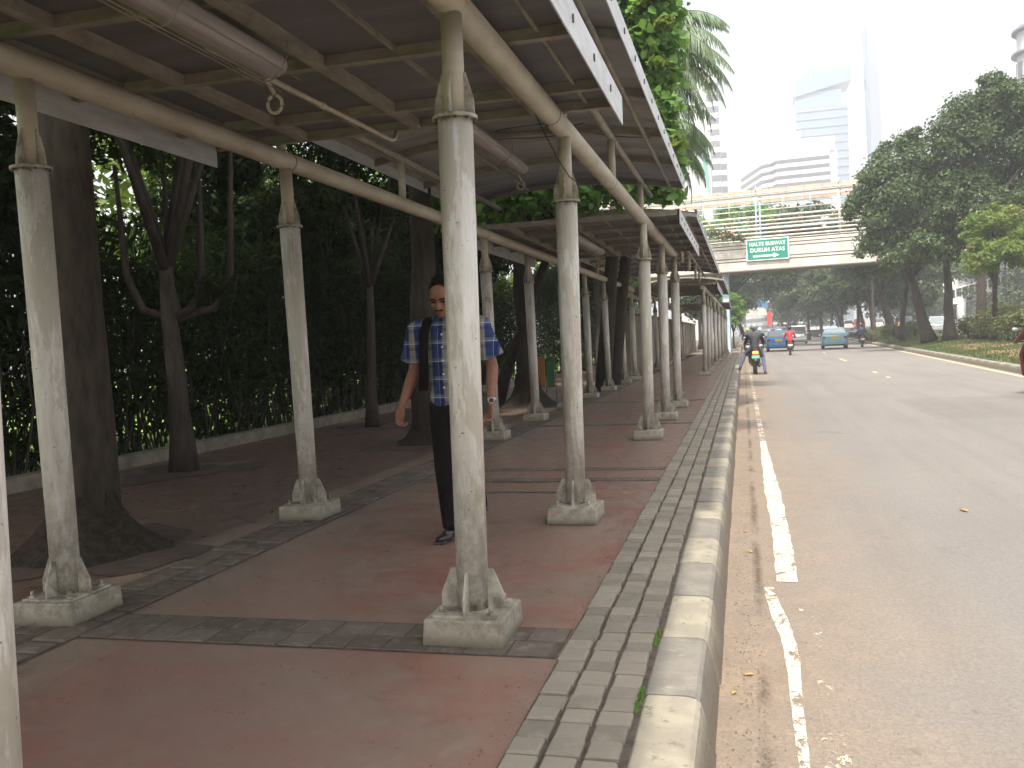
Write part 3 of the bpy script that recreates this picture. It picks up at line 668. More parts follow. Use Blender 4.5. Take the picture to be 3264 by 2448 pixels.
def np_mesh(name, V, k, mat):
    n = len(V) // k; me = bpy.data.meshes.new(name)
    me.vertices.add(len(V)); me.vertices.foreach_set('co', V.astype(np.float32).ravel())
    me.loops.add(len(V)); me.loops.foreach_set('vertex_index', np.arange(len(V), dtype=np.int32))
    me.polygons.add(n); me.polygons.foreach_set('loop_start', np.arange(0, n * k, k, dtype=np.int32)); me.polygons.foreach_set('loop_total', np.full(n, k, np.int32))
    me.materials.append(mat); me.update(calc_edges=True); me.validate(); return me
def crown_pts(clumps, n, shell=0.55):
    w = np.array([c[3] ** 2 for c in clumps]); w = w / w.sum(); Ps = []; Ns = []
    for c, q in zip(clumps, w):
        k = max(4, int(n * q)); d = rng.normal(size=(k, 3)); d /= np.linalg.norm(d, axis=1, keepdims=True)
        r = c[3] * (shell + (1 - shell) * rng.random(k) ** 0.7) * (1 + 0.28 * rng.normal(size=k) * 0.6)
        P = np.array(c[:3]) + d * r[:, None] * np.array([1, 1, 0.72]); Ps.append(P)
        Nn = d * 0.7 + rng.normal(size=(k, 3)) * 0.55 + np.array([0, 0, 0.5]); Ns.append(Nn / np.linalg.norm(Nn, axis=1, keepdims=True))
    return np.concatenate(Ps), np.concatenate(Ns)
def gen_clumps(center, radii, n, rc, seed):
    r = random.Random(seed); out = []
    for _ in range(n):
        while True:
            d = Vector((r.uniform(-1, 1), r.uniform(-1, 1), r.uniform(-1, 1)))
            if 0.25 < d.length < 1: break
        d = d * (0.65 + 0.35 * r.random()) / max(d.length, 0.6)
        out.append((center[0] + d.x * radii[0], center[1] + d.y * radii[1], center[2] + d.z * radii[2], rc * r.uniform(0.55, 1.25)))
    return out
def wob(p0, p1, n, amp, r):
    return [Vector(p0).lerp(Vector(p1), i / n) + Vector((r.uniform(-amp, amp), r.uniform(-amp, amp), 0)) * (1 if 0 < i < n else 0) for i in range(n + 1)]
def tree(name, base, clumps, nleaf, size, leafmat, r0, label, group, split_z, barkmat='bark', cat='tree', aspect=0.5, shape6=False, flare=1.5, nlimb=9, seed=1, top=None, extra=None, limbr=0.35):
    r = random.Random(seed); B = Vector(base); t = empty(name, base, 0, label, cat, group)
    C = Vector((sum(c[0] for c in clumps), sum(c[1] for c in clumps), sum(c[2] for c in clumps))) / len(clumps)
    S = Vector(top) if top else B.lerp(C, (split_z - B.z) / max(C.z - B.z, 0.1))
    pts = wob(B, S, 7, r0 * 0.12, r); rs = [r0 * (flare if i == 0 else 1.0 + (flare - 1) * 0.25 if i == 1 else 1 - 0.06 * i) for i in range(8)]
    m = MB(); m.tube([p - B for p in pts], rs, 16)
    for cidx in range(nlimb):
        c = clumps[r.randrange(len(clumps))]; e = Vector(c[:3]); mid = S.lerp(e, 0.5) + Vector((0, 0, 0.12 * (e - S).length))
        st = S + (B - S) * r.uniform(0, 0.06)
        m.tube([st - B, mid - B, e - B], [r0 * limbr * 1.4, r0 * limbr * 0.8, r0 * limbr * 0.2], 8)
    if extra: extra(m, B, S)
    m.build('trunk', M[barkmat], t)
    P, Nn = crown_pts(clumps, nleaf); V, k = leaves_np(P - np.array(B), Nn, size, aspect, shape6)
    link('crown', np_mesh('crown', V, k, M[leafmat]), t); return t

GL = 'street trees behind the covered walkway'
# big root-flared trunk right beside the near column
def root_flare(o, r, h, name='root_flare'):
    m = MB(); rings = []; n = 40
    for z, s in ((-0.02, 1.25), (0.03, 1.12), (0.12, 0.9), (0.26, 0.68), (0.42, 0.52), (0.62, 0.44), (0.80, 0.40)):
        rings.append([(r * s * (1 + 0.10 * math.sin(5 * a + z * 3) + 0.05 * math.sin(11 * a + z * 9) + 0.03 * random.uniform(-1, 1)) * math.cos(a), r * s * (1 + 0.10 * math.sin(5 * a + z * 3) + 0.05 * math.sin(11 * a)) * math.sin(a), z * h) for a in np.linspace(0, 2 * math.pi, n, endpoint=False)])
    m.loft(rings); return m.build(name, M['root'], o)
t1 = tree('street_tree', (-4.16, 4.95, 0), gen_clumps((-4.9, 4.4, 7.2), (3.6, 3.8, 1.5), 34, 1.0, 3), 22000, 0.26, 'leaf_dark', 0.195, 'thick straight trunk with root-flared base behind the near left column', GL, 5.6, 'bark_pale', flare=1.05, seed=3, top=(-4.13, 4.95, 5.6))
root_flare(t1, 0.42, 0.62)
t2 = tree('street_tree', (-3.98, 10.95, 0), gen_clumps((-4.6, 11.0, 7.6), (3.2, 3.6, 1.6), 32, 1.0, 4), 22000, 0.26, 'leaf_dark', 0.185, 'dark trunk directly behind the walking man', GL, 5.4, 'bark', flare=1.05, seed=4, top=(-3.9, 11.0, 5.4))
root_flare(t2, 0.36, 0.55)
t3 = tree('street_tree', (-4.08, 17.0, 0), gen_clumps((-5.9, 17.6, 6.8), (2.0, 3.2, 1.8), 24, 1.0, 5), 16000, 0.24, 'leaf_dark', 0.20, 'dark trunk with spreading base between two inner columns', GL, 5.4, 'bark', flare=1.1, seed=5, top=(-4.1, 17, 5.4))
root_flare(t3, 0.5, 0.8)
tree('street_tree', (-4.0, 26.5, 0), gen_clumps((-5.9, 27, 6.6), (2.2, 3.5, 2.0), 24, 1.0, 6), 14000, 0.24, 'leaf_dark', 0.20, 'farthest dark trunk among the inner columns', GL, 5.2, 'bark', flare=1.4, seed=6, top=(-4.1, 26.5, 5.2))
tree('street_tree', (-5.2, -1.5, 0), gen_clumps((-6.6, 0.8, 7.0), (3.2, 4.2, 1.3), 34, 1.0, 8), 20000, 0.28, 'leaf_dark', 0.2, 'added tree just outside the picture at left, put there to shade the pavement', GL, 5.4, 'bark', seed=8)  # unseen tree added only for its shade
tree('street_tree', (-9.6, 6.5, 0), gen_clumps((-8.4, 7.5, 7.6), (3.2, 4.2, 1.2), 30, 1.0, 9), 16000, 0.28, 'leaf_dark', 0.2, 'added tree in the hedge, its unseen crown above the picture giving shade', GL, 5.4, 'bark', seed=10)  # another crown added out of view to shade the left side
# slim many-stemmed trees along the hedge
def stems(m, B, S):
    for dx, dy, dz in ((-0.45, -0.1, 1.7), (0.35, 0.1, 1.5), (0.55, 0.35, 1.9), (-0.2, 0.3, 1.9)):
        st = B.lerp(S, 0.72)
        m.tube([st - B, st - B + Vector((dx * 0.6, dy, 0.12)), st - B + Vector((dx, dy, 0.5)), st - B + Vector((dx * 1.1, dy * 1.2, dz))], [0.05, 0.045, 0.04, 0.02], 8)
for i, (x, y, lab) in enumerate(((-5.95, 8.6, 'slim dark tree with upturned side stems in front of the hedge, left'), (-5.75, 13.3, 'thin dark trunk against the hedge right of the second inner column'))):
    tree('hedge_tree', (x, y, 0), gen_clumps((x - 0.3, y + 0.5, 4.2), (1.4, 1.9, 0.8), 22, 0.5, 20 + i), 5000 if i == 0 else 9000, 0.13, 'leaf_dark', 0.125 if i == 0 else 0.09, lab, 'slim trees along the hedge', 2.3, 'bark', aspect=0.34, flare=1.35, seed=21 + i, extra=stems if i == 0 else None, nlimb=8)

# hedge: crossing stems at the foot, dense lance leaves above
def hedge(name, x0, x1, y0, y1, h, nst, nlf, label, zlo=0.75, leaf='leaf_dark'):
    t = empty(name, ((x0 + x1) / 2, (y0 + y1) / 2, 0.1), 0, label, 'hedge'); O = Vector(t.location); m = MB()
    for i in range(nst):
        x = random.uniform(x0, x1); y = random.uniform(y0, y1); a = random.uniform(-0.55, 0.55); L = random.uniform(0.8, h)
        m.tube([Vector((x, y, 0.0)) - O, Vector((x + random.uniform(-.15, .15), y + a * L * 0.5, L * 0.5)) - O, Vector((x + random.uniform(-.3, .3), y + a * L * 0.8, L)) - O], [0.016, 0.012, 0.006], 5, cap=False)
    m.build('stems', M['bark'], t)
    n = nlf; P = np.stack([rng.uniform(x0 - 0.1, x1 + 0.15, n), rng.uniform(y0, y1, n), zlo + (h - zlo) * rng.random(n) ** 0.8], 1)
    P2 = np.stack([rng.uniform(x0, x1, n // 9), rng.uniform(y0, y1, n // 9), rng.uniform(0.1, zlo + 0.15, n // 9)], 1)
    P = np.concatenate([P, P2]); keep = ~((np.abs(P[:, 1] - 10.9) < 1.5) & (P[:, 2] > 2.2 + 0.3 * np.abs(P[:, 1] - 10.9)) & (rng.random(len(P)) < 0.85)); P = P[keep]; P[:, 2] += 0.18 * np.sin(P[:, 1] * 1.9)
    Nn = rng.normal(size=P.shape) + np.array([0.3, 0, 0.6]); Nn /= np.linalg.norm(Nn, axis=1, keepdims=True)
    V, k = leaves_np(P - np.array(O), Nn, 0.19, 0.22); link('foliage', np_mesh('foliage', V, k, M[leaf]), t); return t
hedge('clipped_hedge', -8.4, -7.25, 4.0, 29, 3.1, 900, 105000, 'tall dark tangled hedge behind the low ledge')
hedge('clipped_hedge', -7.6, -6.6, 29, 62, 3.2, 300, 42000, 'continuation of the dark hedge behind the far inner columns')
# background greenery beyond the hedge, in daylight
for i, (x, y, h) in enumerate(((-13.5, 9, 4.5), (-12.6, 17.5, 4.4), (-12.5, 25, 5.0), (-13, 36, 5.5), (-17, 3, 4.5), (-12.5, 46, 5.5))):
    tree('park_tree', (x, y, 0.02), gen_clumps((x, y, h), (2.9, 3.6, 2.0), 26, 0.95, 40 + i), 7000, 0.26, 'leaf_bright' if i % 2 == 0 else 'leaf_young', 0.16,
         ['sunlit light green tree glimpsed through the hedge gap at left', 'yellow green tree glimpsed behind the slim hedge tree', 'light green tree beyond the hedge behind the walking man',
          'yellow green tree beyond the hedge near the concrete wall', 'light green tree beyond the hedge at the far left edge', 'light green tree past the hedge end'][i], 'park trees beyond the hedge', 2.2, 'bark', seed=50 + i)
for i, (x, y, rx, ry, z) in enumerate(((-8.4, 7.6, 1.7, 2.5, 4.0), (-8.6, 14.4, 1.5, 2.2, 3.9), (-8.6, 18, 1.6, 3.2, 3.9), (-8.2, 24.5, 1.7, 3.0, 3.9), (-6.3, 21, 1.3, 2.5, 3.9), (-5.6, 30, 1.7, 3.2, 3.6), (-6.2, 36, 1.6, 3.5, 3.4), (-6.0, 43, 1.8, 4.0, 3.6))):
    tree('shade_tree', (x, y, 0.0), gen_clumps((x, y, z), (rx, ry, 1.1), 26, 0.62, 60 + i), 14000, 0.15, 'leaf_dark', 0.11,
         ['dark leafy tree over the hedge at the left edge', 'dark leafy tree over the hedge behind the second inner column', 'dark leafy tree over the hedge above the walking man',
          'dark leafy tree behind the dark trunk with spreading base', 'dark leafy tree close behind the inner columns', 'dark leafy tree above the start of the concrete wall', 'dark leafy tree rising behind the near part of the concrete wall', 'dark leafy tree rising behind the middle of the concrete wall'][i], 'dark trees growing over the hedge', 2.6, 'bark', aspect=0.4, seed=70 + i)

# broad-leaved tree hanging over the canopy, and palm behind it
bc = [(-1.55, 15.6, 7.2, 0.75), (-1.35, 15.4, 6.5, 0.6), (-1.25, 15.3, 6.0, 0.5), (-1.25, 15.3, 5.5, 0.45), (-1.2, 15.2, 5.0, 0.38), (-1.15, 15.3, 4.55, 0.34), (-1.12, 15.2, 4.1, 0.32), (-2.2, 15.8, 6.8, 0.8), (-2.3, 15.8, 5.6, 0.8), (-2.1, 15.5, 4.6, 0.7), (-1.7, 15.7, 6.2, 0.6), (-1.6, 15.4, 5.2, 0.55), (-1.5, 15.5, 4.3, 0.5),
      (-3.2, 16, 5.6, 0.9), (-3.1, 16, 4.4, 0.75), (-4.0, 16.5, 4.6, 0.9), (-4.6, 16.4, 4.1, 0.8), (-1.9, 16.2, 8.0, 0.8), (-3.0, 16.2, 7.4, 1.0), (-1.2, 15.3, 6.9, 0.5), (-1.2, 15.3, 6.1, 0.36), (-2.6, 15.2, 3.75, 0.55), (-1.7, 15.4, 3.8, 0.5), (-3.5, 15.4, 3.9, 0.6), (-4.3, 15.6, 3.6, 0.6), (-1.2, 15.5, 3.7, 0.35), (-5.2, 15.8, 4.0, 0.8)]
tree('broadleaf_tree', (-4.9, 17.6, 0), bc, 19000, 0.14, 'leaf_bright', 0.12, 'bright green heart-leaved tree hanging over the walkway roofs', None, 3.2, 'bark', aspect=0.85, shape6=True, seed=9, nlimb=10)
bt = [o for o in scene.collection.objects if o.name.startswith('broadleaf_tree')][0]
for c_ in ((-1.2, 14.9, 5.6, 0.18), (-0.98, 14.9, 4.35, 0.2), (-1.3, 14.9, 6.7, 0.22), (-1.05, 14.8, 6.2, 0.15)):
    P, Nn = crown_pts([c_], 80); V, k = leaves_np(P, Nn, 0.12, 0.85, True)
    link('young_shoot', np_mesh('young_shoot', V - np.array(bt.location), k, M['leaf_young']), bt)
def palm(base, top, nf, L, label, seed=1, az=None):
    r = random.Random(seed); t = empty('palm_tree', base, 0, label, 'palm'); B = Vector(base); T = Vector(top) - B
    m = MB(); m.tube([(0, 0, 0), T * 0.4, T], [0.2, 0.15, 0.12], 14); m.build('trunk', M['bark_pale'], t)
    for f in range(nf):
        a = (az[f] if az else 2 * math.pi * f / nf + r.uniform(-.2, .2)); el = (r.uniform(-0.25, 0.35) if f % 3 == 0 else r.uniform(0.3, 1.25)); m = MB(); pts = []
        d = Vector((math.cos(a), math.sin(a), 0)); n = 14; p = T.copy(); ang = el
        for i in range(n + 1):
            pts.append(p.copy()); p = p + (d * math.cos(ang) + Vector((0, 0, math.sin(ang)))) * (L / n); ang -= (0.12 + 0.03 * r.random()) * (1.15 if el > .6 else 0.9)
        m.tube(pts, [0.02 * (1 - i / (n + 1)) + 0.004 for i in range(n + 1)], 5, cap=False)
        side = d.cross(Vector((0, 0, 1)))
        for i in range(1, n * 5):
            q = i / (n * 5); k = q * n; j = int(k); pt = pts[j].lerp(pts[min(j + 1, n)], k - j); tg = (pts[min(j + 1, n)] - pts[j]).normalized()
            for s in (-1, 1):
                LL = 0.62 * math.sin(math.pi * min(q * 0.85 + 0.12, 1)) * r.uniform(0.8, 1.15)
                dirv = (side * s * r.uniform(0.3, 0.8) + tg * 0.45 + Vector((0, 0, -r.uniform(0.5, 1.1)))).normalized()
                w = tg.cross(dirv).normalized() * 0.0 + tg * 0.016
                e = pt + dirv * LL * 0.55; e2 = e + (dirv + Vector((0, 0, -0.7))).normalized() * LL * 0.5
                m.add([pt - w, pt + w, e + w, e - w, e2], [(0, 1, 2, 3), (3, 2, 4)])
        link('frond', m.mesh('frond', M['leaf_palm']), t)
    return t
palm((-3.3, 21.5, 0), (-2.45, 21.5, 7.7), 28, 3.0, 'tall palm with drooping fronds behind the bright leaved tree', 5, az=[R_(a) for a in (-75, -60, -48, -36, -26, -15, -5, 4, 14, 25, 36, 48, 62, 78, 100, 150, 190, 240, -20, 10, 30, -42, -8, -30, 18, -2, -12, 8)])
palm((-3.4, 24.0, 0), (-2.5, 24.0, 6.4), 20, 2.5, 'second lower palm close behind the tall one', 8, az=[R_(a) for a in (-70, -50, -35, -22, -10, 0, 10, 22, 35, 50, 70, 100, 150, 200, 250, -5, 5, -15, 15, 28)])

# concrete wall beside the far walkway
def wall(x, y0, y1, h, label):
    t = empty('boundary_wall', (x, y0, 0), 0, label, 'wall'); m = MB(); m.b2(-0.2, 0, 0, y1 - y0, -0.1, h); m.build('wall_face', M['concrete'], t)
    y = 0.4
    while y < y1 - y0: m = MB(); m.b2(0.001, 0.07, y, y + 0.22, -0.05, h + 0.03); m.build('pilaster', M['concrete'], t); y += 3.0
    m = MB(); m.b2(-0.26, 0.08, 0.0, y1 - y0, h + 0.031, h + 0.10); m.build('coping', M['footing'], t); return t
wall(-3.75, 31, 75, 2.05, 'stained beige concrete wall behind the far columns')
for i, (x, y, c, l) in enumerate(((-3.84, 17.2, (0.30, 0.13, 0.02), 'orange'), (-3.66, 17.25, (0.02, 0.11, 0.03), 'green'))):
    t = empty('litter_bin', (x, y, 0), 0.2, l + ' litter bin standing in the shade behind the inner columns', 'bin', 'pair of litter bins behind the columns')
    mt = solid(l + '_bin_plastic', c, 0.45); t.scale = (0.45, 0.7, 0.85)
    m = MB(); m.box((0, 0, 0.72), (0.34, 0.3, 0.62), taper=1.12); m.build('bucket', mt, t, bevel=0.02)
    m = MB(); m.box((0, 0, 1.07), (0.40, 0.36, 0.07), taper=0.8); m.build('lid', mt, t, bevel=0.015)
    m = MB(); m.tube([(-0.21, 0, 0), (-0.21, 0, 1.05)], 0.015, 8).tube([(0.21, 0, 0), (0.21, 0, 1.05)], 0.015, 8).tube([(-0.21, 0, 0.62), (0.21, 0, 0.62)], 0.012, 8); m.build('stand', M['darkmetal'], t)

# ------------------------------------------------------------------ median trees, shrubs
GM = 'large trees growing on the road median'
def T(base, cl, n, size, *a, **k):
    q = random.Random(k.get('seed', 1)); ex = []
    for c in cl:
        for _ in range(3):
            d = Vector((q.gauss(0, 1), q.gauss(0, 1), q.gauss(0.2, 0.8))).normalized(); f = q.uniform(0.85, 1.15)
            ex.append((c[0] + d.x * c[3] * f, c[1] + d.y * c[3] * f, c[2] + d.z * c[3] * f * 0.8, c[3] * q.uniform(0.22, 0.42)))
    cl = [(c[0], c[1], c[2], c[3] * 0.88) for c in cl] + ex
    return tree('median_tree', base, cl, int(n * 1.5), size * 0.78, *a, **k)
T((10.2, 55.5, 0.3), [(11.1, 53, 11.6, 1.5), (9.8, 53, 10.3, 1.4), (8.0, 54, 10.0, 1.3), (7.4, 54, 8.6, 1.3), (6.7, 54, 8.6, 0.9), (8.6, 53, 8.4, 1.7), (7.5, 53.5, 7.2, 1.4), (7.3, 54, 6.0, 1.2), (8.6, 54, 6.4, 1.6), (9.6, 53, 5.4, 1.5), (8.2, 53, 5.0, 1.0), (10.4, 53.5, 7.2, 1.8), (10.2, 54, 9.4, 1.6), (11.0, 53, 8.6, 1.6), (10.8, 54, 5.4, 1.5), (9.2, 54.5, 11.3, 1.1), (6.1, 54, 7.9, 0.7)],
  30000, 0.27, 'leaf_med', 0.33, 'big leaning median tree whose crown hides the end of the footbridge', GM, 3.9, top=(9.2, 55, 4.2), seed=31, nlimb=14)
T((11.2, 55, 0.3), [(11.8, 53, 12.6, 1.3), (13.0, 53, 12.9, 1.2), (13.2, 53, 13.9, 0.75), (12.6, 53, 11.2, 1.8), (12.0, 54, 9.4, 1.7), (12.6, 53, 7.6, 1.7), (13.6, 54, 9.6, 1.8), (13.8, 53.5, 11.8, 1.5), (12.8, 53.2, 6.2, 1.4), (13.6, 54, 6.2, 1.4), (11.9, 53, 6.4, 1.3)],
  24000, 0.27, 'leaf_med', 0.30, 'tall upright median tree with the highest crown tuft', GM, 4.2, top=(11.1, 55, 4.8), seed=32, nlimb=12)
T((12.15, 52.5, 0.3), [(14.6, 52, 12.6, 1.4), (15.6, 52, 11.7, 1.5), (16.6, 52, 11.9, 1.6), (14.9, 52, 10.2, 1.7), (16.2, 52, 9.6, 1.8), (15.0, 52.5, 8.0, 1.7), (16.4, 52, 7.2, 1.7), (17.6, 52, 10.5, 1.8), (15.2, 52, 6.2, 1.3), (17.8, 52, 8.2, 1.8)],
  24000, 0.27, 'leaf_med', 0.30, 'median tree with the thick straight trunk at the right', GM, 4.2, top=(12.3, 52.5, 5.0), seed=33, nlimb=12)
T((11.6, 47.5, 0.3), gen_clumps((11.9, 46, 5.0), (1.5, 1.4, 1.2), 14, 0.65, 34) + gen_clumps((10.7, 45.5, 4.2), (1.0, 1, .6), 6, 0.55, 35), 9000, 0.21, 'leaf_young', 0.17, 'lighter yellow green median tree low at the right edge', GM, 3.0, seed=34)
T((10.3, 66, 0.3), gen_clumps((10.6, 66, 6.8), (2.6, 2.5, 2.2), 14, 1.2, 36), 9000, 0.3, 'leaf_med', 0.20, 'thin dark median trunk left of the leaning tree', GM, 4, seed=36)
T((12.4, 95, 0.3), gen_clumps((11.8, 94, 8.2), (2.8, 3, 2.3), 14, 1.3, 37), 9000, 0.32, 'leaf_far', 0.22, 'median tree behind the flowering shrubs', GM, 4, seed=37)
T((12.6, 84, 0.3), gen_clumps((11.0, 82, 7.4), (3.6, 4, 2.6), 18, 1.5, 38), 10000, 0.36, 'leaf_far', 0.42, 'median tree just beyond the dark-jacketed rider', GM, 4, seed=38)
def shrub(x, y, rx, ry, h, label, n=5000, mat='leaf_shrub', seed=1):
    t = empty('median_shrub', (x, y, median_z(x, y)), 0, label, 'shrub', 'shrubs planted on the median'); P, Nn = crown_pts([(random.uniform(-rx, rx), random.uniform(-ry, ry), h * random.uniform(.3, .75), h * 0.42) for _ in range(14)], n)
    m = MB()
    for _ in range(9): a, b = random.uniform(-rx, rx) * .7, random.uniform(-ry, ry) * .7; m.tube([(a, b, 0), (a * 1.2, b * 1.2, h * 0.7)], [0.025, 0.01], 5)
    m.build('stems', M['bark'], t); V, k = leaves_np(P, Nn, 0.14, 0.5); link('foliage', np_mesh('foliage', V, k, M[mat]), t)
shrub(12.9, 50.5, 1.0, 1.0, 1.9, 'tall yellowish shrub below the right edge trees', seed=1)
shrub(11.6, 44.0, 0.6, 1.0, 1.5, 'yellowish shrub at the right picture edge', 3000, seed=2)
shrub(10.9, 70, 1.3, 4, 1.5, 'low dense shrub left of the leaning median tree')
shrub(11.0, 80, 1.2, 3, 1.3, 'low spreading shrub beside the dark-jacketed rider')
shrub(12.6, 56.5, 0.8, 1.0, 1.3, 'shrub between the two thickest median trunks', 3000)
# far trees closing the view under the bridge
far = [(-0.75, 76, 3.0, 0.95, 1.9, 'leaf_bright', 'small bright green tree at the pavement edge below the bridge'), (-3.2, 92, 6.3, 2.8, 2.8, 'leaf_far', 'tall dark tree left of the road just past the bridge'),
       (-2.0, 118, 7.6, 3.5, 3.2, 'leaf_far', 'tree leaning over the road behind the small bright tree'), (-3.5, 150, 9.5, 4.5, 4, 'leaf_far', 'far left roadside tree in haze'), (-3.0, 200, 11, 6, 5.5, 'leaf_far', 'farthest left roadside tree'),
       (12.0, 92, 7.2, 3.8, 3.2, 'leaf_far', 'first median tree past the bridge'), (12.3, 106, 8.2, 4.0, 3.6, 'leaf_far', 'second median tree past the bridge'), (12.2, 122, 9.0, 5.0, 4.0, 'leaf_far', 'third median tree past the bridge'),
       (12.6, 140, 10, 5.2, 4.6, 'leaf_far', 'fourth median tree past the bridge'), (13, 165, 11, 6, 5, 'leaf_far', 'fifth median tree past the bridge'), (13.5, 200, 12, 7, 6, 'leaf_far', 'farthest median tree at the road end'),
       (30, 118, 8.0, 5, 4.4, 'leaf_far', 'tree beyond the far carriageway, left of the white pillars'), (39, 135, 9, 6, 5, 'leaf_far', 'tree behind the station pillars'), (47, 125, 8.5, 6, 5, 'leaf_far', 'tree beyond the far carriageway at the right edge'),
       (24, 150, 9, 6, 5, 'leaf_far', 'tree beyond the far carriageway behind the silver car'), (33, 175, 11, 8, 7, 'leaf_far', 'tall hazy tree behind the station'), (22, 230, 14, 10, 8, 'leaf_far', 'hazy tree mass at the far end of the median'),
       (3, 330, 14, 10, 9, 'leaf_far', 'hazy tree at the vanishing point of the road')]
for i, (x, y, z, r_, rz, mt, lab) in enumerate(far):
    n = 9000 if i else 2600
    zc = z if i == 0 else z * 0.92
    tree('roadside_tree', (x, y, -0.1), gen_clumps((x, y, zc), (r_, r_, rz * (1.15 if i else 1)), 30, r_ * 0.36, 100 + i), n, 0.05 * r_ + 0.22 if i else 0.2, mt, 0.11 if i == 0 else 0.10 + 0.035 * r_, lab, 'trees lining the far road', z * 0.45, 'bark', seed=120 + i, nlimb=7, aspect=0.65)
for i, (x, y, z, r_, mt, lab) in enumerate(((4.0, 112, 9.6, 4.2, 'leaf_far', 'crown arching over the road beyond the bridge'), (6.8, 84, 10.0, 3.0, 'leaf_far', 'crown showing dark through the right part of the bridge railing'), (0.3, 84, 10.3, 3.0, 'leaf_bright', 'light green crown showing through the left part of the bridge railing'),
        (6.5, 145, 9.0, 5.5, 'leaf_far', 'far crown hanging over the lanes'), (-3.6, 80, 9.6, 2.8, 'leaf_bright', 'light green crown behind the left end of the bridge'), (3.2, 90, 10.6, 3.2, 'leaf_med', 'dark crown behind the middle of the bridge railing'), (10.5, 80, 9.5, 3.0, 'leaf_med', 'crown behind the right end of the bridge railing'), (-3.6, 104, 6.0, 3.4, 'leaf_far', 'dense dark tree between the two left roadside trees'), (8.6, 128, 6.0, 4.0, 'leaf_far', 'low dense median tree beyond the pale taxi'), (9.5, 180, 7.0, 6.0, 'leaf_far', 'hazy median tree above the silver van'), (-4.5, 170, 7.0, 6, 'leaf_far', 'hazy tree left of the blue bus'), (17.5, 100, 5.6, 3.8, 'leaf_far', 'dark low crown behind the leaning median tree'), (20.5, 128, 7.5, 5.5, 'leaf_far', 'tree between the carriageways left of the silver car'),
        (-1.0, 400, 12, 16, 'leaf_far', 'hazy tree bank closing the road at left'), (26, 400, 12, 18, 'leaf_far', 'hazy tree bank closing the road at right'), (50, 220, 10, 12, 'leaf_far', 'hazy tree bank behind the station ramp'), (70, 260, 12, 16, 'leaf_far', 'hazy tree bank at the far right'))):
    bx = x if 8 < x or x < 0 else (-3.0 if x < 2 else 11.0 + 0.012 * (y - 80))
    tree('roadside_tree', (bx, y, -0.1), gen_clumps((x, y, z), (r_, r_, r_ * 0.72), 26, r_ * 0.38, 300 + i), 6500, 0.05 * r_ + 0.22, mt, 0.08 + 0.03 * r_, lab, 'trees lining the far road', z * 0.5, 'bark', seed=320 + i, nlimb=3, aspect=0.65, top=(bx + (x - bx) * 0.12, y, z * 0.55), limbr=0.2)
tree('roadside_tree', (-9, 75, 0), gen_clumps((-9, 75, 7.5), (4, 5, 3.5), 22, 1.5, 150), 7000, 0.35, 'leaf_bright', 0.3, 'sunlit tree seen through the footbridge railing', 'trees lining the far road', 4, 'bark', seed=150)
tree('roadside_tree', (0.5, 96, 0), gen_clumps((1.5, 92, 8.8), (4.0, 4, 1.8), 20, 1.2, 151), 7000, 0.36, 'leaf_young', 0.22, 'yellow green crown seen through the bridge railing over the road', 'trees lining the far road', 4, 'bark', seed=151, top=(-1.5, 95, 5))

# ------------------------------------------------------------------ footbridge
BA = math.atan2(-1.12, 9.35)
fb = empty('footbridge', (-1.37, 62.7, 0), BA, 'beige steel footbridge crossing the road with tube railings', 'footbridge')
XA, XB = -13.0, 24.0
m = MB(); m.b2(XA, XB, 0.02, 2.6, 5.42, 7.2); m.build('deck_girder', M['bridge'], fb)
for z0, z1 in ((5.40, 5.95), (6.02, 6.16), (6.22, 6.80), (6.86, 7.02), (7.08, 7.26)):
    m = MB(); m.b2(XA, XB, -0.05, 0.017, z0, z1); m.build('cladding_panel', M['bridge'], fb)
m = MB(); m.b2(XA, XB, 0.012, 0.019, 5.42, 7.2); m.build('groove', M['bridge_dark'], fb)
m = MB(); m.b2(XA, XB, -0.04, 2.6, 5.33, 5.397); m.build('soffit', M['bridge_dark'], fb)
for side in (0, 1):
    yy = -0.02 if side == 0 else 2.5
    for i, z in enumerate(() if side else (7.52, 7.78, 8.04, 8.30, 8.56, 8.84)):
        m = MB(); m.tube([(XA, yy, z), (9.2 if i > 2 else XB, yy, z)], 0.062, 8); m.build('rail', M['bridge'], fb)
    for i, z in enumerate((7.6, 8.4, 9.2) if side else (9.28, 9.62, 9.95, 10.22)):
        m = MB(); m.tube([(XA, yy, z), (9.3, yy, z)], 0.035 if i < 3 else 0.05, 8); m.build('rail', M['bridge_blue'] if i in (1, 3) else M['bridge'], fb)
    m = MB(); m.tube([(XA, yy - 0.12, 10.36), (XB, yy - 0.12, 10.36)], 0.045, 8); m.build('rail', M['bridge'], fb)
    x = XA; i = 0
    while x < XB:
        if side and i % 3: x += 1.72; i += 1; continue
        m = MB(); z0 = 7.27 if i % 3 == 0 else 9.0
        m.tube([(x, yy, z0), (x, yy, 10.45), ], 0.055 if i % 3 == 0 else 0.04, 8)
        if i % 3 == 0: m.tube([(x, yy, 10.4), (x + 0.05, yy - 0.1, 10.85)], 0.05, 8)
        m.build('railing_post', M['bridge_blue'] if i % 2 else M['bridge'], fb); x += 1.72; i += 1
m = MB(); m.b2(XA, XB, 2.62, 2.72, 10.1, 11.05)
x = XA
while x < XB: m.b2(x, x + 0.03, 2.605, 2.619, 10.1, 11.05, mi=1); x += 1.15
m.build('upper_panel', [M['bridge_tan'], M['bridge_dark']], fb)
m = MB(); m.b2(0.0, 0.42, 0.9, 1.4, -0.1, 5.33); m.build('pier', M['bridge_blue'], fb)
m = MB(); m.b2(20.5, 21.2, 0.9, 1.6, -0.1, 5.33); m.build('pier', M['bridge'], fb)
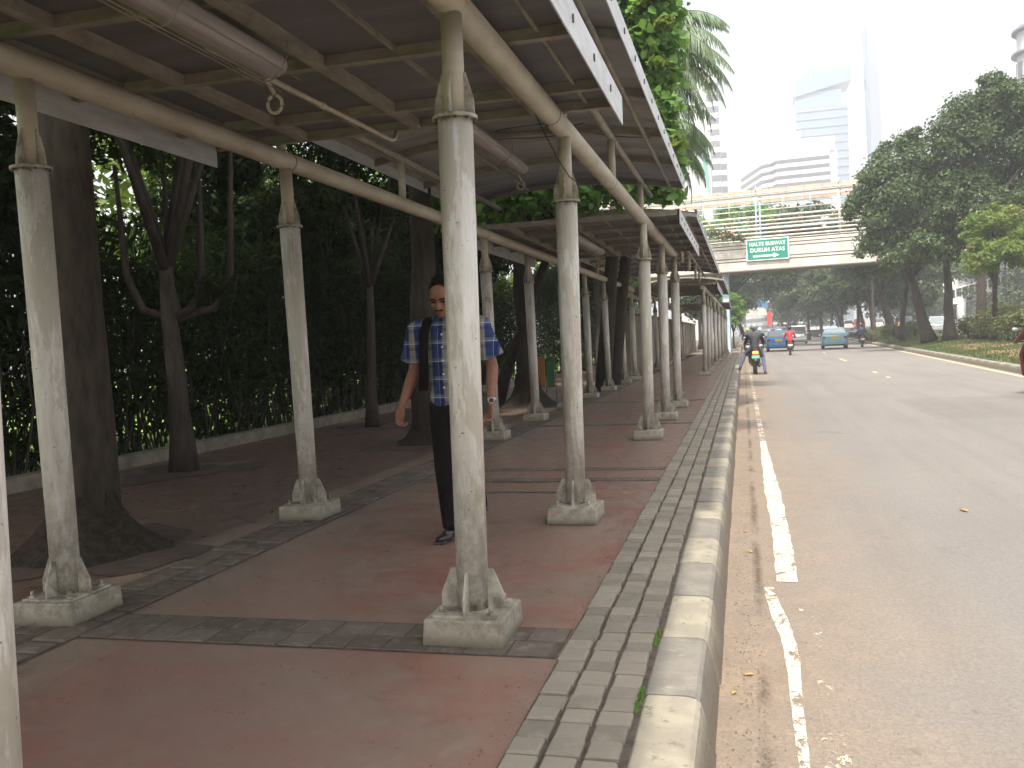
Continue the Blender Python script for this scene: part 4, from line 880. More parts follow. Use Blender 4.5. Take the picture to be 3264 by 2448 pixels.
m = MB(); m.b2(-12, -11.3, 0.9, 1.6, -0.1, 5.33); m.build('pier', M['bridge'], fb)
# direction sign with lettering
sg = empty('direction_sign', (0.42, 62.32, 6.0), BA, 'green sign reading HALTE BUSWAY DUKUH ATAS with white arrow, on the bridge', 'sign')
m = MB(); m.box((1.33, 0, 0.68), (2.72, 0.08, 1.42)); m.build('frame', M['sign_white'], sg)
m = MB(); m.box((1.33, -0.047, 0.68), (2.58, 0.012, 1.28)); m.build('panel', M['sign_green'], sg)
def text(body, size, loc, parent, mat, name='lettering', width=None, off=0.02):
    cu = bpy.data.curves.new(name, 'FONT'); cu.body = body; cu.size = size; cu.extrude = 0.004; cu.offset = off; cu.align_x = 'CENTER'; cu.space_character = 1.08
    o = bpy.data.objects.new('tmp', cu); scene.collection.objects.link(o); bpy.context.view_layer.update()
    me = bpy.data.meshes.new_from_object(o.evaluated_get(bpy.context.evaluated_depsgraph_get())); bpy.data.objects.remove(o)
    me.transform(Matrix.Rotation(math.pi / 2, 4, 'X'))
    if width:
        xs = [v.co.x for v in me.vertices]; s = width / (max(xs) - min(xs)); me.transform(Matrix.Scale(s, 4, (1, 0, 0)))
    me.materials.clear(); me.materials.append(mat); ob = link(name, me, parent); ob.location = loc; return ob
text('HALTE BUSWAY', 0.34, (1.33, -0.06, 0.93), sg, M['sign_white'], width=2.3, off=0.008)
text('DUKUH ATAS', 0.36, (1.33, -0.06, 0.53), sg, M['sign_white'], width=2.2, off=0.009)
m = MB(); m.prism([(0.40, -0.058, 0.20), (1.70, -0.058, 0.20), (1.70, -0.058, 0.10), (2.08, -0.058, 0.26), (1.70, -0.058, 0.42), (1.70, -0.058, 0.32), (0.40, -0.058, 0.32)], (0, 0.004, 0)); m.build('arrow', M['sign_white'], sg)
# climbing flowers where the bridge meets the walkway
P, Nn = crown_pts([(-1.0, 62.0, 7.8, 0.5), (-0.3, 62.0, 7.7, 0.4), (-1.8, 62, 8.0, 0.5), (0.1, 62.05, 7.5, 0.3)], 700); V, k = leaves_np(P, Nn, 0.16, 0.7)
fl = empty('flowering_vine', (-1, 62.2, 7.3), 0, 'orange flowering vine on the footbridge rail at its left end', 'vine')
link('foliage', np_mesh('foliage', (V - np.array(fl.location)), k, M['leaf_shrub']), fl)
P, Nn = crown_pts([(-0.9, 61.85, 7.95, 0.5), (-0.2, 61.85, 7.75, 0.4)], 60); V, k = leaves_np(P, Nn, 0.13, 0.9)
link('blossoms', np_mesh('blossoms', (V - np.array(fl.location)), k, solid('orange_blossom', (0.45, 0.13, 0.06), 0.6)), fl)

# station ramp with white pillars beyond the far carriageway
st = empty('station_ramp', (25.3, 118, 0.5), 0.0, 'white station ramp on round pillars across the far carriageway', 'ramp')
for dx in (0, 1.9, 3.4, 6.5): m = MB(); m.tube([(dx, 0.5 * dx, 0), (dx, 0.5 * dx, 3.9)], 0.5 if dx < 3 else 0.4, 16); m.build('pillar', M['white'], st)
m = MB(); m.prism([(-1.4, -0.3, 3.5), (7, -0.3, 5.6), (16, -0.3, 6.0), (16, -0.3, 5.2), (6, -0.3, 4.7), (3, -0.3, 3.9), (0, -0.3, 3.0), (-1.4, -0.3, 3.1)], (0, 3, 0)); m.build('deck', M['white'], st)
for i in range(12):
    x = -1.4 + i * 0.7; z = 3.5 + (x + 1.4) * 0.25; m = MB(); m.b2(x, x + 0.12, -0.35, -0.25, z, z + 1.15); m.build('railing_post', M['white'], st)
m = MB(); m.tube([(-1.4, -0.3, 4.65), (6.4, -0.3, 6.6)], 0.07, 8); m.build('handrail', M['white'], st)
m = MB(); m.prism([(-1.4, 2.6, 4.6), (6, 2.6, 6.6), (6, 2.6, 8.4), (-1.4, 2.6, 6.2)], (0, .1, 0)); m.build('back_panel', M['white'], st)
m = MB(); m.b2(20, 60, 110, 130, 0.3, 1.0); tag(m.build('far_verge', M['grass']), kind='structure')
m = MB(); m.b2(20, 60, 109.3, 109.98, 0.3, 1.15); tag(m.build('retaining_wall', M['concrete']), 'low grey retaining wall along the far carriageway', 'wall')

# ------------------------------------------------------------------ distant buildings
# white office block with grey window bands and a folded front
wb = empty('striped_office', (1, 262, 0), 0, 'white office block with grey horizontal window bands', 'building')
fp = [(0, 26), (5.6, 5.5), (8.3, 3.6), (9.4, 0.4), (23.2, -1.0), (23.8, 2), (25.4, 2), (25.4, 26), (0, 26)]
m = MB(); m.prism([(x, y, 0) for x, y in fp], (0, 0, 50.2)); m.prism([(12.0, 1.5, 50.2), (24.9, 1.5, 50.2), (24.9, 20, 50.2), (12.0, 20, 50.2)], (0, 0, 3.6)); m.build('core', M['white'], wb)
for i in range(22):
    z = 47.4 - i * 2.15; m = MB()
    for (x0, y0), (x1, y1) in ((fp[0], fp[1]), (fp[1], fp[2]), (fp[2], fp[3]), (fp[3], fp[4])):
        d = Vector((x1 - x0, y1 - y0, 0)); nrm = Vector((d.y, -d.x, 0)).normalized() * 0.12
        m.prism([(x0, y0, z), (x1, y1, z), (x1, y1, z + 0.98), (x0, y0, z + 0.98)], nrm)
    m.build('window_band', M['win_grey'], wb)
m = MB(); m.b2(14.5, 15.8, 3, 5, 53.8, 55.4).tube([(16.2, 4, 53.8), (16.2, 4, 56.6)], 0.15, 8).b2(17, 20, 4, 6, 53.8, 54.4); m.build('roof_plant', M['white'], wb)
gt = empty('glass_tower', (28, 460, 0), 0, 'pale blue glass tower with stepped slanted top behind the white block', 'building')
m = MB(); m.prism([(0, 0, 0), (23.5, 0, 0), (23.5, 22, 0), (0, 22, 0)], (0, 0, 108)); m.build('shaft', M['glass_blue'], gt)
m = MB(); m.prism([(0, 1, 108), (21, 1, 108), (21, 20, 108), (0, 20, 108)], (0, 0, 7)); m.build('recessed_storey', M['glass_blue'], gt)
m = MB(); m.prism([(0, 0, 113), (25.5, 0, 118.5), (25.2, 0, 124.6), (9, 0, 125.4), (0, 0, 121.5)], (0, 22, 0)); m.build('crown', M['glass_blue'], gt)
for i in range(26): m = MB(); m.b2(-0.1, 23.7, -0.35, -0.02, 8 + i * 3.9, 8.9 + i * 3.9); m.build('spandrel', M['slab_grey'], gt)
sl = empty('slab_tower', (56.6, 425, 0), 0, 'thin grey slab tower rising above the trees, slanted top', 'building')
m = MB(); m.prism([(1.6, 0, 0), (7.2, 0, 0), (3.6, 0, 129), (-0.6, 0, 132.5)], (0, 9, 0)); m.build('shaft', M['slab_grey'], sl)
m = MB(); m.prism([(0.9, 0.5, 0), (1.55, 0.5, 0), (-0.65, 0.5, 132), (-1.3, 0.5, 131)], (0, 8, 0)); m.build('side_fin', M['glass_blue'], sl)
lt = empty('residential_tower', (-14.5, 305, 0), 0, 'tall white balcony tower behind the palm fronds', 'building')
m = MB(); m.b2(0, 9.2, 0, 14, 0, 86); m.b2(9.2, 11.4, 1, 14, 0, 64); m.b2(2, 7, 2, 10, 86, 93); m.build('core', M['white'], lt)
for i in range(22):
    z = 3 + i * 3.7; m = MB(); m.b2(5.4, 9.3, -0.12, -0.01, z, z + 2.0); m.build('window_band', M['win_grey'], lt)
    if z < 60: m = MB(); m.b2(9.4, 11.3, 0.88, 0.99, z, z + 2.0); m.build('window_band', M['win_grey'], lt)
bl = empty('pale_block', (-16, 235, 0), 0, 'cream block in front of the balcony tower behind the walkway roof', 'building')
m = MB(); m.b2(0, 9.6, 0, 12, 0, 52); m.build('core', M['stone_pale'], bl)
m = MB(); m.prism([(7.6, -0.05, 44), (8.9, -0.05, 36), (9.3, -0.05, 36), (8.6, -0.05, 48), (7.8, -0.05, 48)], (0, 0.04, 0)); m.build('green_netting', solid('green_netting', (0.12, 0.30, 0.25), 0.8), bl)
for i in range(10): m = MB(); m.b2(6.0, 7.0, -0.1, -0.01, 4 + i * 3.4, 6 + i * 3.4); m.build('window', M['win_grey'], bl)
dt = empty('domed_tower', (48.4, 165, 0), 0, 'ornate pale tower with blue dome at the top right', 'building')
m = MB(); m.b2(-4.2, 8, -4, 8, 0, 31); m.b2(-4.0, 8, -3.8, 8, 31.4, 41.5); m.build('base_block', M['stone_pale'], dt)
m = MB(); m.b2(-4.9, 8, -4.6, 8, 40.2, 41.0); m.b2(-4.6, 8, -4.4, 8, 41.0, 41.5); m.build('cornice', M['bridge'], dt)
m = MB(); m.tube([(0, 0, 41.5), (0, 0, 46)], 4.4, 12, smooth=False); m.tube([(0, 0, 46.2), (0, 0, 53)], 3.9, 12, smooth=False); m.build('drum', M['stone_pale'], dt)
for z, r_ in ((45.9, 4.9), (53.0, 4.6), (57.4, 4.5)): m = MB(); m.tube([(0, 0, z), (0, 0, z + 0.6)], r_, 24); m.build('cornice', M['win_grey'], dt)
m = MB(); m.tube([(0, 0, 53.6), (0, 0, 57.4)], 3.8, 16, smooth=False); m.build('upper_drum', M['stone_pale'], dt)
m = MB(); m.tube([(0, 0, 58.0 + 4.2 * math.sin(a)) for a in np.linspace(0, 1.5, 9)], [3.7 * math.cos(a) for a in np.linspace(0, 1.5, 9)], 24); m.build('dome', M['dome_blue'], dt); dt.scale = (1, 1, 0.83)
for k in range(12):
    a = k * math.pi / 6 + 0.26; rot = Matrix.Rotation(a, 3, 'Z')
    m = MB(); m.box(rot @ Vector((3.82, 0, 49.4)), (0.1, 1.1, 4.6), rot); m.build('window', M['win_grey'], dt)
for i in range(4): m = MB(); m.b2(-1.2, 0.4, -4.1, -3.85, 20 + i * 5, 22.6 + i * 5); m.build('window', M['win_grey'], dt)

# ------------------------------------------------------------------ vehicles
def wheel(m, t, x, y, r, w, mt=True):
    a = MB(); a.tube([(x - w / 2, y, r), (x + w / 2, y, r)], r, 20); tyre = a.build('wheel', M['rubber'], t)
    b = MB(); b.tube([(x - w / 2 - 0.01, y, r), (x + w / 2 + 0.01, y, r)], r * 0.6, 14); b.build('rim', M['rim'], tyre); return tyre
def make_car(name, label, cat, loc, paint, W=1.7, L=4.3, H=1.47, rz=0.0, plate='plate_w', taxi=False, van=False, suv=False, glass='glass', group=None, front=False, lit=False):
    t = empty(name, loc, rz + (math.pi if front else 0), label, cat, group); hw = W / 2
    belt = 0.92 if not van else 1.05
    if suv: belt = 1.02
    # lower body: stations along the length, rear at y=0
    def ring(y, w, z0, z1, rr=0.10):
        return [(-w * 0.94, y, z0), (-w, y, z0 + 0.16), (-w, y, z0 + (z1 - z0) * 0.62), (-w * 0.955, y, z1 - 0.06), (-w * 0.88, y, z1), (w * 0.88, y, z1), (w * 0.955, y, z1 - 0.06), (w, y, z0 + (z1 - z0) * 0.62), (w, y, z0 + 0.16), (w * 0.94, y, z0)]
    decktop = 1.02 if not (van or suv) else belt
    S = [(0.0, hw * 0.80, 0.34, decktop - 0.14), (0.06, hw * 0.90, 0.26, decktop - 0.04), (0.28, hw * 0.98, 0.22, decktop), (0.9, hw, 0.20, decktop), (1.6, hw, 0.2, belt), (L - 1.3, hw, 0.2, belt), (L - 0.5, hw * 0.97, 0.2, belt - 0.12), (L - 0.12, hw * 0.88, 0.25, belt - 0.25), (L, hw * 0.72, 0.32, belt - 0.36)]
    m = MB(); m.loft([ring(*s) for s in S]); m.build('body', paint, t)
    r0, r1, r2, r3 = (0.25, 0.95, L - 2.0, L - 1.15) if not (van or suv) else (0.04, 0.22, L - (1.3 if van else 1.9), L - (0.6 if van else 1.2))
    cw = hw * 0.93; tw = hw * (0.72 if not van else 0.84)
    def cr(y, z, w): return [(-w, y, z), (w, y, z)]
    c = [(-cw, r0, decktop - 0.02), (cw, r0, decktop - 0.02), (cw, r3, belt - 0.02), (-cw, r3, belt - 0.02)]
    d = [(-tw, r1, H - 0.03), (tw, r1, H - 0.03), (tw, r2, H - 0.03), (-tw, r2, H - 0.03)]
    m = MB(); m.add(c + d, [(0, 1, 5, 4), (1, 2, 6, 5), (2, 3, 7, 6), (3, 0, 4, 7), (4, 5, 6, 7)]); m.build('cabin', paint, t, bevel=0.05)
    m = MB(); m.box((0, (r1 + r2) / 2, H - 0.01), (tw * 1.9, (r2 - r1) * 1.0, 0.04), taper=0.9); m.build('roof', paint, t, bevel=0.015)
    def pane(a, b, c_, d_, n, nm, mt, ins=0.12):
        P = [Vector(a), Vector(b), Vector(c_), Vector(d_)]; C = sum(P, Vector()) / 4; P = [p.lerp(C, ins) + Vector(n) * 0.012 for p in P]; m = MB(); m.prism(P, Vector(n) * 0.012); return m.build(nm, mt, t)
    nb = (Vector(c[1]) - Vector(c[0])).cross(Vector(d[0]) - Vector(c[0])).normalized()
    pane(c[0], c[1], d[1], d[0], nb, 'rear_window', M[glass], 0.10)
    nf = Vector((0, 1, 0.6)).normalized(); pane(c[2], c[3], d[3], d[2], nf, 'windscreen', M['glass'], 0.1)
    for s, (p, q, u, v) in ((1, (c[1], c[2], d[2], d[1])), (-1, (c[0], c[3], d[3], d[0]))):
        nn = Vector((s, 0, 0.35)).normalized(); P = [Vector(x) for x in (p, q, u, v)]
        mid0, mid1 = P[0].lerp(P[1], 0.5), P[3].lerp(P[2], 0.5)
        pane(P[0], P[0].lerp(P[1], 0.49), mid1.lerp(P[3], 0.02), P[3], nn, 'side_window', M['glass'], 0.12); pane(P[0].lerp(P[1], 0.51), P[1], P[2], mid1, nn, 'side_window', M['glass'], 0.12)
    zt = decktop - 0.20
    for s in (-1, 1):
        m = MB(); m.box((s * hw * 0.79, 0.035, zt + (0.14 if (van or suv) else 0)), (hw * 0.26, 0.10, 0.15 if not suv else 0.4), Matrix.Rotation(s * 0.35, 3, 'Z'), taper=0.8); m.build('tail_light', M['lamp_lit'] if lit else M['lamp_red'], t)
        m = MB(); m.box((s * (hw + 0.08), L - 1.55, belt + 0.08), (0.16, 0.10, 0.13)); m.build('side_mirror', paint, t, bevel=0.02)
        m = MB(); m.box((s * hw * 0.72, L - 0.12, belt - 0.38), (0.3, 0.12, 0.14), Matrix.Rotation(-s * 0.4, 3, 'Z')); m.build('headlight', M['plate_w'], t)
        for y in (0.78, L - 0.85): wheel(None, t, s * (hw - 0.11), y, 0.31, 0.2)
    m = MB(); m.box((0, -0.02, zt - 0.03), (0.50, 0.03, 0.19)); m.build('number_plate', M[plate], t)
    m = MB(); m.box((0, 0.0, 0.29), (hw * 1.5, 0.06, 0.10)); m.build('lower_bumper', M['black'], t)
    m = MB(); m.box((0, -0.012, 0.50), (hw * 1.62, 0.05, 0.12)); m.build('bumper', paint, t, bevel=0.02)
    if taxi:
        m = MB(); m.box((0, (r1 + r2) / 2 - 0.1, H + 0.07), (0.52, 0.2, 0.12), taper=0.7); s = m.build('roof_sign', M['plate_w'], t, bevel=0.02)
        m = MB(); m.ell((0, (r1 + r2) / 2 - 0.1, H + 0.16), (0.13, 0.09, 0.08), 10, 6); m.build('roof_lamp', solid('taxi_lamp_blue', (0.1, 0.22, 0.6), 0.3), t)
    return t
ZR = -0.18
P_ltblue = solid('pale_blue_metallic', (0.20, 0.43, 0.50), 0.3, 0.35, spec=0.6)
P_blue = solid('blue_metallic', (0.05, 0.22, 0.50), 0.3, 0.3, spec=0.6)
P_silver = solid('silver_metallic', (0.42, 0.42, 0.42), 0.35, 0.5); P_black = solid('black_gloss', (0.02, 0.02, 0.022), 0.2, spec=0.8)
P_white = solid('white_gloss', (0.7, 0.7, 0.68), 0.3); P_orange = solid('orange_gloss', (0.7, 0.13, 0.04), 0.4); P_dgrey = solid('dark_grey_gloss', (0.06, 0.07, 0.08), 0.3)
make_car('taxi_car', 'pale blue taxi with yellow plate driving away in the open lane', 'taxi', (6.25, 67.5, ZR), P_ltblue, taxi=True, plate='plate_y', rz=-0.07, glass='glass_pale', W=1.78, H=1.5)
make_car('taxi_car', 'deeper blue taxi just ahead of the red-shirted rider', 'taxi', (2.45, 67, ZR), P_blue, taxi=True, plate='plate_y', rz=-0.03, glass='glass_pale', W=1.76, H=1.48)
make_car('hatchback_car', 'black hatchback ahead of the stopped rider', 'car', (1.85, 90, ZR), P_black, suv=True, L=3.8, H=1.5, glass='glass_pale', rz=-0.03)
make_car('passenger_van', 'silver van with dark rear window beyond the blue taxi', 'van', (5.6, 100, ZR), P_silver, van=True, L=4.7, H=1.95, W=1.9, rz=-0.05)
make_car('silver_mpv', 'silver people carrier on the far carriageway between median trunks', 'car', (18.4, 96, 0.31), P_silver, suv=True, L=4.4, H=1.72, W=1.75, glass='glass_pale', rz=-0.05)
make_car('dark_car', 'dark car with lit red lamp on the far carriageway', 'car', (18.2, 112, 0.5), P_dgrey, suv=True, L=4.4, H=1.8, W=1.8, lit=True)
make_car('white_car', 'white car far off on the far carriageway left of the shrubs', 'car', (19.9, 146, 0.91), P_white, suv=True, L=4.2, H=1.6)
make_car('orange_car', 'orange vehicle far off beyond the median shrubs', 'car', (18.9, 160, 1.08), P_orange, suv=True, L=4.2, H=1.7)
make_car('white_car', 'white car farthest left on the far carriageway', 'car', (16.0, 150, 0.95), P_white, suv=True, L=4.2, H=1.6)
make_car('dark_car', 'dark car half hidden behind the leaning median trunk', 'car', (14.9, 84, 0.16), P_dgrey, L=4.2, H=1.45)
make_car('small_car', 'greenish car at the kerb ahead of the two far riders', 'car', (0.9, 84, ZR), solid('teal_paint', (0.08, 0.25, 0.24), 0.35), L=3.8)
make_car('white_car', 'white pickup cab far ahead in the traffic', 'car', (5.0, 150, ZR), P_white, van=True, L=4.2, H=1.9)
make_car('red_van', 'red van far ahead in the traffic', 'van', (8.4, 190, ZR), solid('red_gloss', (0.55, 0.05, 0.03), 0.4), van=True, L=4.5, H=2.3, W=2.0)
bs = empty('city_bus', (2.6, 235, ZR), 0, 'blue bus far ahead in the left lane', 'bus')
m = MB(); m.b2(-1.25, 1.25, 0, 11, 0.35, 3.1); m.build('body', P_blue, bs, bevel=0.12)
m = MB(); m.b2(-1.0, 1.0, -0.03, -0.005, 1.75, 2.7); m.build('rear_window', M['glass'], bs)
for s in (-1, 1):
    m = MB(); m.b2(s * 0.95 - 0.14, s * 0.95 + 0.14, -0.03, -0.004, 0.8, 1.2); m.build('tail_light', M['lamp_red'], bs)
    m = MB(); m.b2(s * 1.262 - 0.01, s * 1.262 + 0.01, 0.6, 10.4, 1.7, 2.6); m.build('side_window', M['glass'], bs)
    for y in (2.5, 8.5): wheel(None, bs, s * 1.08, y, 0.48, 0.3)
bn = empty('hanging_banner', (5.2, 170, 0), 0, 'tall red vertical banner on a pole far down the road', 'banner')
m = MB(); m.tube([(0, 0, -0.1), (0, 0, 5.1)], 0.08, 8); m.build('pole', M['darkmetal'], bn)
m = MB(); m.box((-0.5, 0, 3.7), (0.8, 0.03, 2.5)); m.build('cloth', solid('red_cloth', (0.6, 0.04, 0.04), 0.7), bn)
bb = empty('roadside_sign', (1.6, 200, 0), 0, 'small blue road sign high over the distant traffic', 'sign')
m = MB(); m.tube([(-1, 0, -0.1), (-1, 0, 8.2), (2.0, 0, 8.4)], 0.1, 8); m.build('pole', M['rim'], bb)
m = MB(); m.box((2.2, -0.14, 7.6), (3.0, 0.06, 2.0)); m.build('panel', solid('sign_blue', (0.05, 0.25, 0.55), 0.5), bb)
bf = empty('far_footbridge', (-12, 265, 0), 0, 'hazy second footbridge crossing the road far away', 'footbridge')
m = MB(); m.b2(0, 36, 0, 3, 6.0, 7.8); m.build('deck', M['bridge'], bf)
m = MB(); m.b2(0, 36, 0, 3, 9.4, 9.8); m.build('roof', M['bridge'], bf)
for i in range(7): m = MB(); m.b2(i * 5.9, i * 5.9 + 0.4, 1, 1.6, -0.2 if i in (1, 4) else 7.8, 9.4); m.build('post', M['bridge'], bf)

# ------------------------------------------------------------------ people
def remesh(name, mb, mat, voxel, parent, smooth=2):
    me = mb.mesh('tmp', mat); o = bpy.data.objects.new('tmp', me); scene.collection.objects.link(o)
    r = o.modifiers.new('r', 'REMESH'); r.mode = 'VOXEL'; r.voxel_size = voxel; r.use_smooth_shade = True
    s = o.modifiers.new('s', 'SMOOTH'); s.iterations = smooth; s.factor = 0.6
    bpy.context.view_layer.update(); out = bpy.data.meshes.new_from_object(o.evaluated_get(bpy.context.evaluated_depsgraph_get()))
    bpy.data.objects.remove(o); out.name = name; out.materials.clear(); out.materials.append(mat); return link(name, out, parent)
def limb(m, pts, rs, flat=1.0, n=12):
    # a chain of overlapping tapered segments with ball joints
    P = [Vector(p) for p in pts]
    for i in range(len(P) - 1): m.tube([P[i], P[i + 1]], [rs[i], rs[i + 1]], n, flat=flat)
    for p, r in zip(P, rs): m.ell(p, (r, r, r), n, 8)
def hand(m, w, d, fwd, thumb_side, s=1.0, curl=0.5):
    # w wrist, d direction of fingers, fwd palm normal
    w = Vector(w); d = Vector(d).normalized(); f = Vector(fwd).normalized(); sd = d.cross(f).normalized() * thumb_side
    f = sd.cross(d).normalized() * (1 if sd.cross(d).dot(f) > 0 else -1)
    rot = Matrix((sd, f, d)).transposed()
    m.ell(w + d * 0.045 * s, (0.041 * s, 0.017 * s, 0.052 * s), 14, 10, rot); m.ell(w, (0.027 * s, 0.021 * s, 0.03 * s), 12, 8, rot)
    for i, (off, L) in enumerate(((0.030, 0.070), (0.010, 0.080), (-0.010, 0.074), (-0.029, 0.058))):
        p = w + d * 0.082 * s + sd * off * s; a = 0.25 + curl * (0.5 + 0.12 * i); q = d; pts = [p]
        for k in range(3):
            q = (d * math.cos(a * (k + 1) * 0.8) + f * math.sin(a * (k + 1) * 0.8)).normalized(); pts.append(pts[-1] + q * L * s * (0.44, 0.32, 0.24)[k])
        limb(m, pts, [0.0092 * s, 0.0088 * s, 0.0082 * s, 0.0068 * s], n=8)
    p = w + d * 0.022 * s + sd * 0.03 * s; p1 = p + (d * 0.7 + sd * 0.6 + f * 0.35).normalized() * 0.036 * s; p2 = p1 + (d * 0.9 + sd * 0.15 + f * 0.45).normalized() * 0.03 * s
    limb(m, [p, p1, p2], [0.013 * s, 0.0105 * s, 0.0085 * s], n=8)

# walking man, in world axes about his own base point; he faces the camera (-Y)
man = empty('person', (-1.80, 5.50, 0), 0, 'man in blue plaid shirt and black trousers walking toward the camera behind the column', 'person')
B0 = Vector((-1.80, 5.50, 0))
def W(x, y, z): return Vector((x, y, z)) - B0
MAN_LEAN = 0
J = dict(neck=W(-1.825, 5.52, 1.40), head=W(-1.832, 5.43, 1.53), shR=W(-2.03, 5.50, 1.345), elR=W(-2.075, 5.53, 1.075), wrR=W(-2.13, 5.42, 0.865),
         shL=W(-1.62, 5.52, 1.36), elL=W(-1.560, 5.56, 1.08), wrL=W(-1.548, 5.46, 0.86), pel=W(-1.80, 5.52, 0.86),
         hipR=W(-1.885, 5.52, 0.84), knR=W(-1.86, 5.42, 0.46), anR=W(-1.835, 5.39, 0.085), hipL=W(-1.72, 5.54, 0.84), knL=W(-1.735, 5.58, 0.46), anL=W(-1.775, 5.86, 0.12))
m = MB(); h = J['head']; tl_ = Matrix.Rotation(0.42, 3, 'X')
def hd(x, y, z): return h + tl_ @ Vector((x, y, z))
m.ell(hd(0, 0.012, 0.03), (0.074, 0.092, 0.088), 20, 14, tl_); m.ell(hd(0, -0.022, -0.045), (0.058, 0.066, 0.07), 18, 12, tl_)   # skull, jaw
m.ell(hd(0, -0.070, -0.088), (0.024, 0.020, 0.020), 12, 8, tl_)                       # chin
m.tube([hd(0, -0.082, 0.012), hd(0, -0.103, -0.028)], [0.009, 0.014], 10); m.ell(hd(0, -0.101, -0.030), (0.018, 0.015, 0.012), 10, 8, tl_)
for s in (-1, 1):
    m.ell(hd(s * 0.031, -0.073, 0.022), (0.024, 0.014, 0.008), 10, 6, tl_)               # brow
    m.ell(hd(s * 0.040, -0.060, -0.022), (0.020, 0.018, 0.018), 10, 6, tl_)              # cheek
    m.ell(hd(s * 0.077, 0.012, -0.008), (0.010, 0.020, 0.032), 10, 8, tl_)               # ear
m.ell(hd(0, -0.086, -0.058), (0.024, 0.010, 0.006), 10, 6, tl_); m.ell(hd(0, -0.083, -0.069), (0.020, 0.010, 0.006), 10, 6, tl_)
limb(m, [h + Vector((0, 0.03, -0.04)), J['neck'], J['neck'] + Vector((0, 0.01, -0.06))], [0.055, 0.058, 0.07])
# trunk inside the shirt
for z, a, b in ((1.30, 0.150, 0.085), (1.20, 0.14, 0.095), (1.05, 0.125, 0.09), (0.92, 0.125, 0.085), (0.84, 0.12, 0.08)):
    m.ell(W(-1.815, 5.525, z), (a, b, 0.11), 20, 12)
for S, E, Wr, sg_ in (('shR', 'elR', 'wrR', -1), ('shL', 'elL', 'wrL', 1)):
    limb(m, [J[S], J[E]], [0.052, 0.040]); limb(m, [J[E], J[E].lerp(J[Wr], 0.3), J[Wr]], [0.040, 0.040, 0.027])
    d = (J[Wr] - J[E]).normalized(); d = (d + Vector((0, 0, -0.6))).normalized()
    hand(m, J[Wr] + d * 0.02, d, (-sg_ * 0.9, -0.3 if sg_ < 0 else -0.5, 0), 1 if sg_ < 0 else 1, 1.0, 0.75)
for a_, b_, c_ in (('hipR', 'knR', 'anR'), ('hipL', 'knL', 'anL')):
    limb(m, [J[a_], J[b_]], [0.065, 0.048]); limb(m, [J[b_], J[b_].lerp(J[c_], 0.3), J[c_]], [0.052, 0.052, 0.036])
remesh('body', m, M['skin'], 0.0048, man, 2)
# shirt, short sleeves, open collar
m = MB()
rings = []
for z, a, b, dx in ((0.845, 0.155, 0.115, 0), (0.86, 0.158, 0.118, 0), (0.95, 0.152, 0.122, 0), (1.08, 0.152, 0.122, 0), (1.20, 0.168, 0.120, 0), (1.29, 0.185, 0.110, 0.0), (1.345, 0.190, 0.092, 0), (1.385, 0.150, 0.078, -0.01), (1.415, 0.088, 0.07, -0.025), (1.43, 0.07, 0.064, -0.03)):
    rings.append([W(-1.815 + dx + a * math.cos(q) * (1 + 0.018 * math.sin(5 * q + z * 9)), 5.525 + b * math.sin(q) * (1 + 0.03 * math.sin(7 * q + z * 12)), z) for q in np.linspace(0, 2 * math.pi, 36, endpoint=False)])
m.loft(rings)
for S, E in (('shR', 'elR'), ('shL', 'elL')):
    e = J[S].lerp(J[E], 0.78); sx = -1 if S == 'shR' else 1
    limb(m, [J[S] + Vector((-sx * 0.03, 0, 0.0)), J[S] + Vector((sx * 0.01, 0, -0.02))], [0.066, 0.070])
    m.tube([J[S], J[S].lerp(e, 0.6) + Vector((sx * 0.01, 0, 0)), e + Vector((sx * 0.02, 0, 0))], [0.068, 0.074, 0.080], 20)
remesh('shirt', m, M['plaid'], 0.006, man, 2)
for s in (-1, 1):                                                # collar points
    m = MB(); c0 = J['neck'] + Vector((s * 0.062, -0.045, 0.015)); m.prism([c0, c0 + Vector((-s * 0.045, -0.035, -0.01)), c0 + Vector((-s * 0.03, -0.055, -0.075)), c0 + Vector((s * 0.01, -0.03, -0.05))], (s * 0.002, -0.004, 0.002)); m.build('collar', M['plaid'], man)
for z in (1.30, 1.22, 1.135, 1.05, 0.965):
    m = MB(); p = W(-1.835 - (1.3 - z) * 0.1 * 0, 5.525 - 0.124, z); m.tube([p, p + Vector((0, -0.004, 0))], 0.0065, 10); m.build('button', M['button'], man)
m = MB(); m.b2(-0.005, 0.005, 0, 0.002, 0, 0.5)
# trousers
m = MB(); m.ell(J['pel'], (0.150, 0.112, 0.11), 20, 12); m.ell(J['pel'] + Vector((0, 0, -0.06)), (0.155, 0.11, 0.10), 20, 12)
for a_, b_, c_ in (('hipR', 'knR', 'anR'), ('hipL', 'knL', 'anL')):
    limb(m, [J[a_], J[b_], J[c_] + Vector((0, 0, 0.015))], [0.095, 0.070, 0.052], n=16)
remesh('trousers', m, M['black_cloth'], 0.008, man, 2)
# shoes
for c_, yaw, pit in (('anR', -0.25, 0.0), ('anL', 0.05, 0.55)):
    m = MB(); a = J[c_]; rr = Matrix.Rotation(yaw, 3, 'Z') @ Matrix.Rotation(pit, 3, 'X')
    f0 = a + rr @ Vector((0, 0, -0.045))
    m.ell(f0 + rr @ Vector((0, 0.02, 0.0)), (0.036, 0.05, 0.042), 14, 10, rr); m.ell(f0 + rr @ Vector((0, -0.075, -0.012)), (0.043, 0.085, 0.028), 16, 10, rr); m.ell(f0 + rr @ Vector((0, -0.03, 0.0)), (0.036, 0.07, 0.038), 14, 10, rr)
    m.box(f0 + rr @ Vector((0, -0.045, -0.036)), (0.075, 0.22, 0.012), rr)
    remesh('shoe', m, M['leather'], 0.005, man, 3)
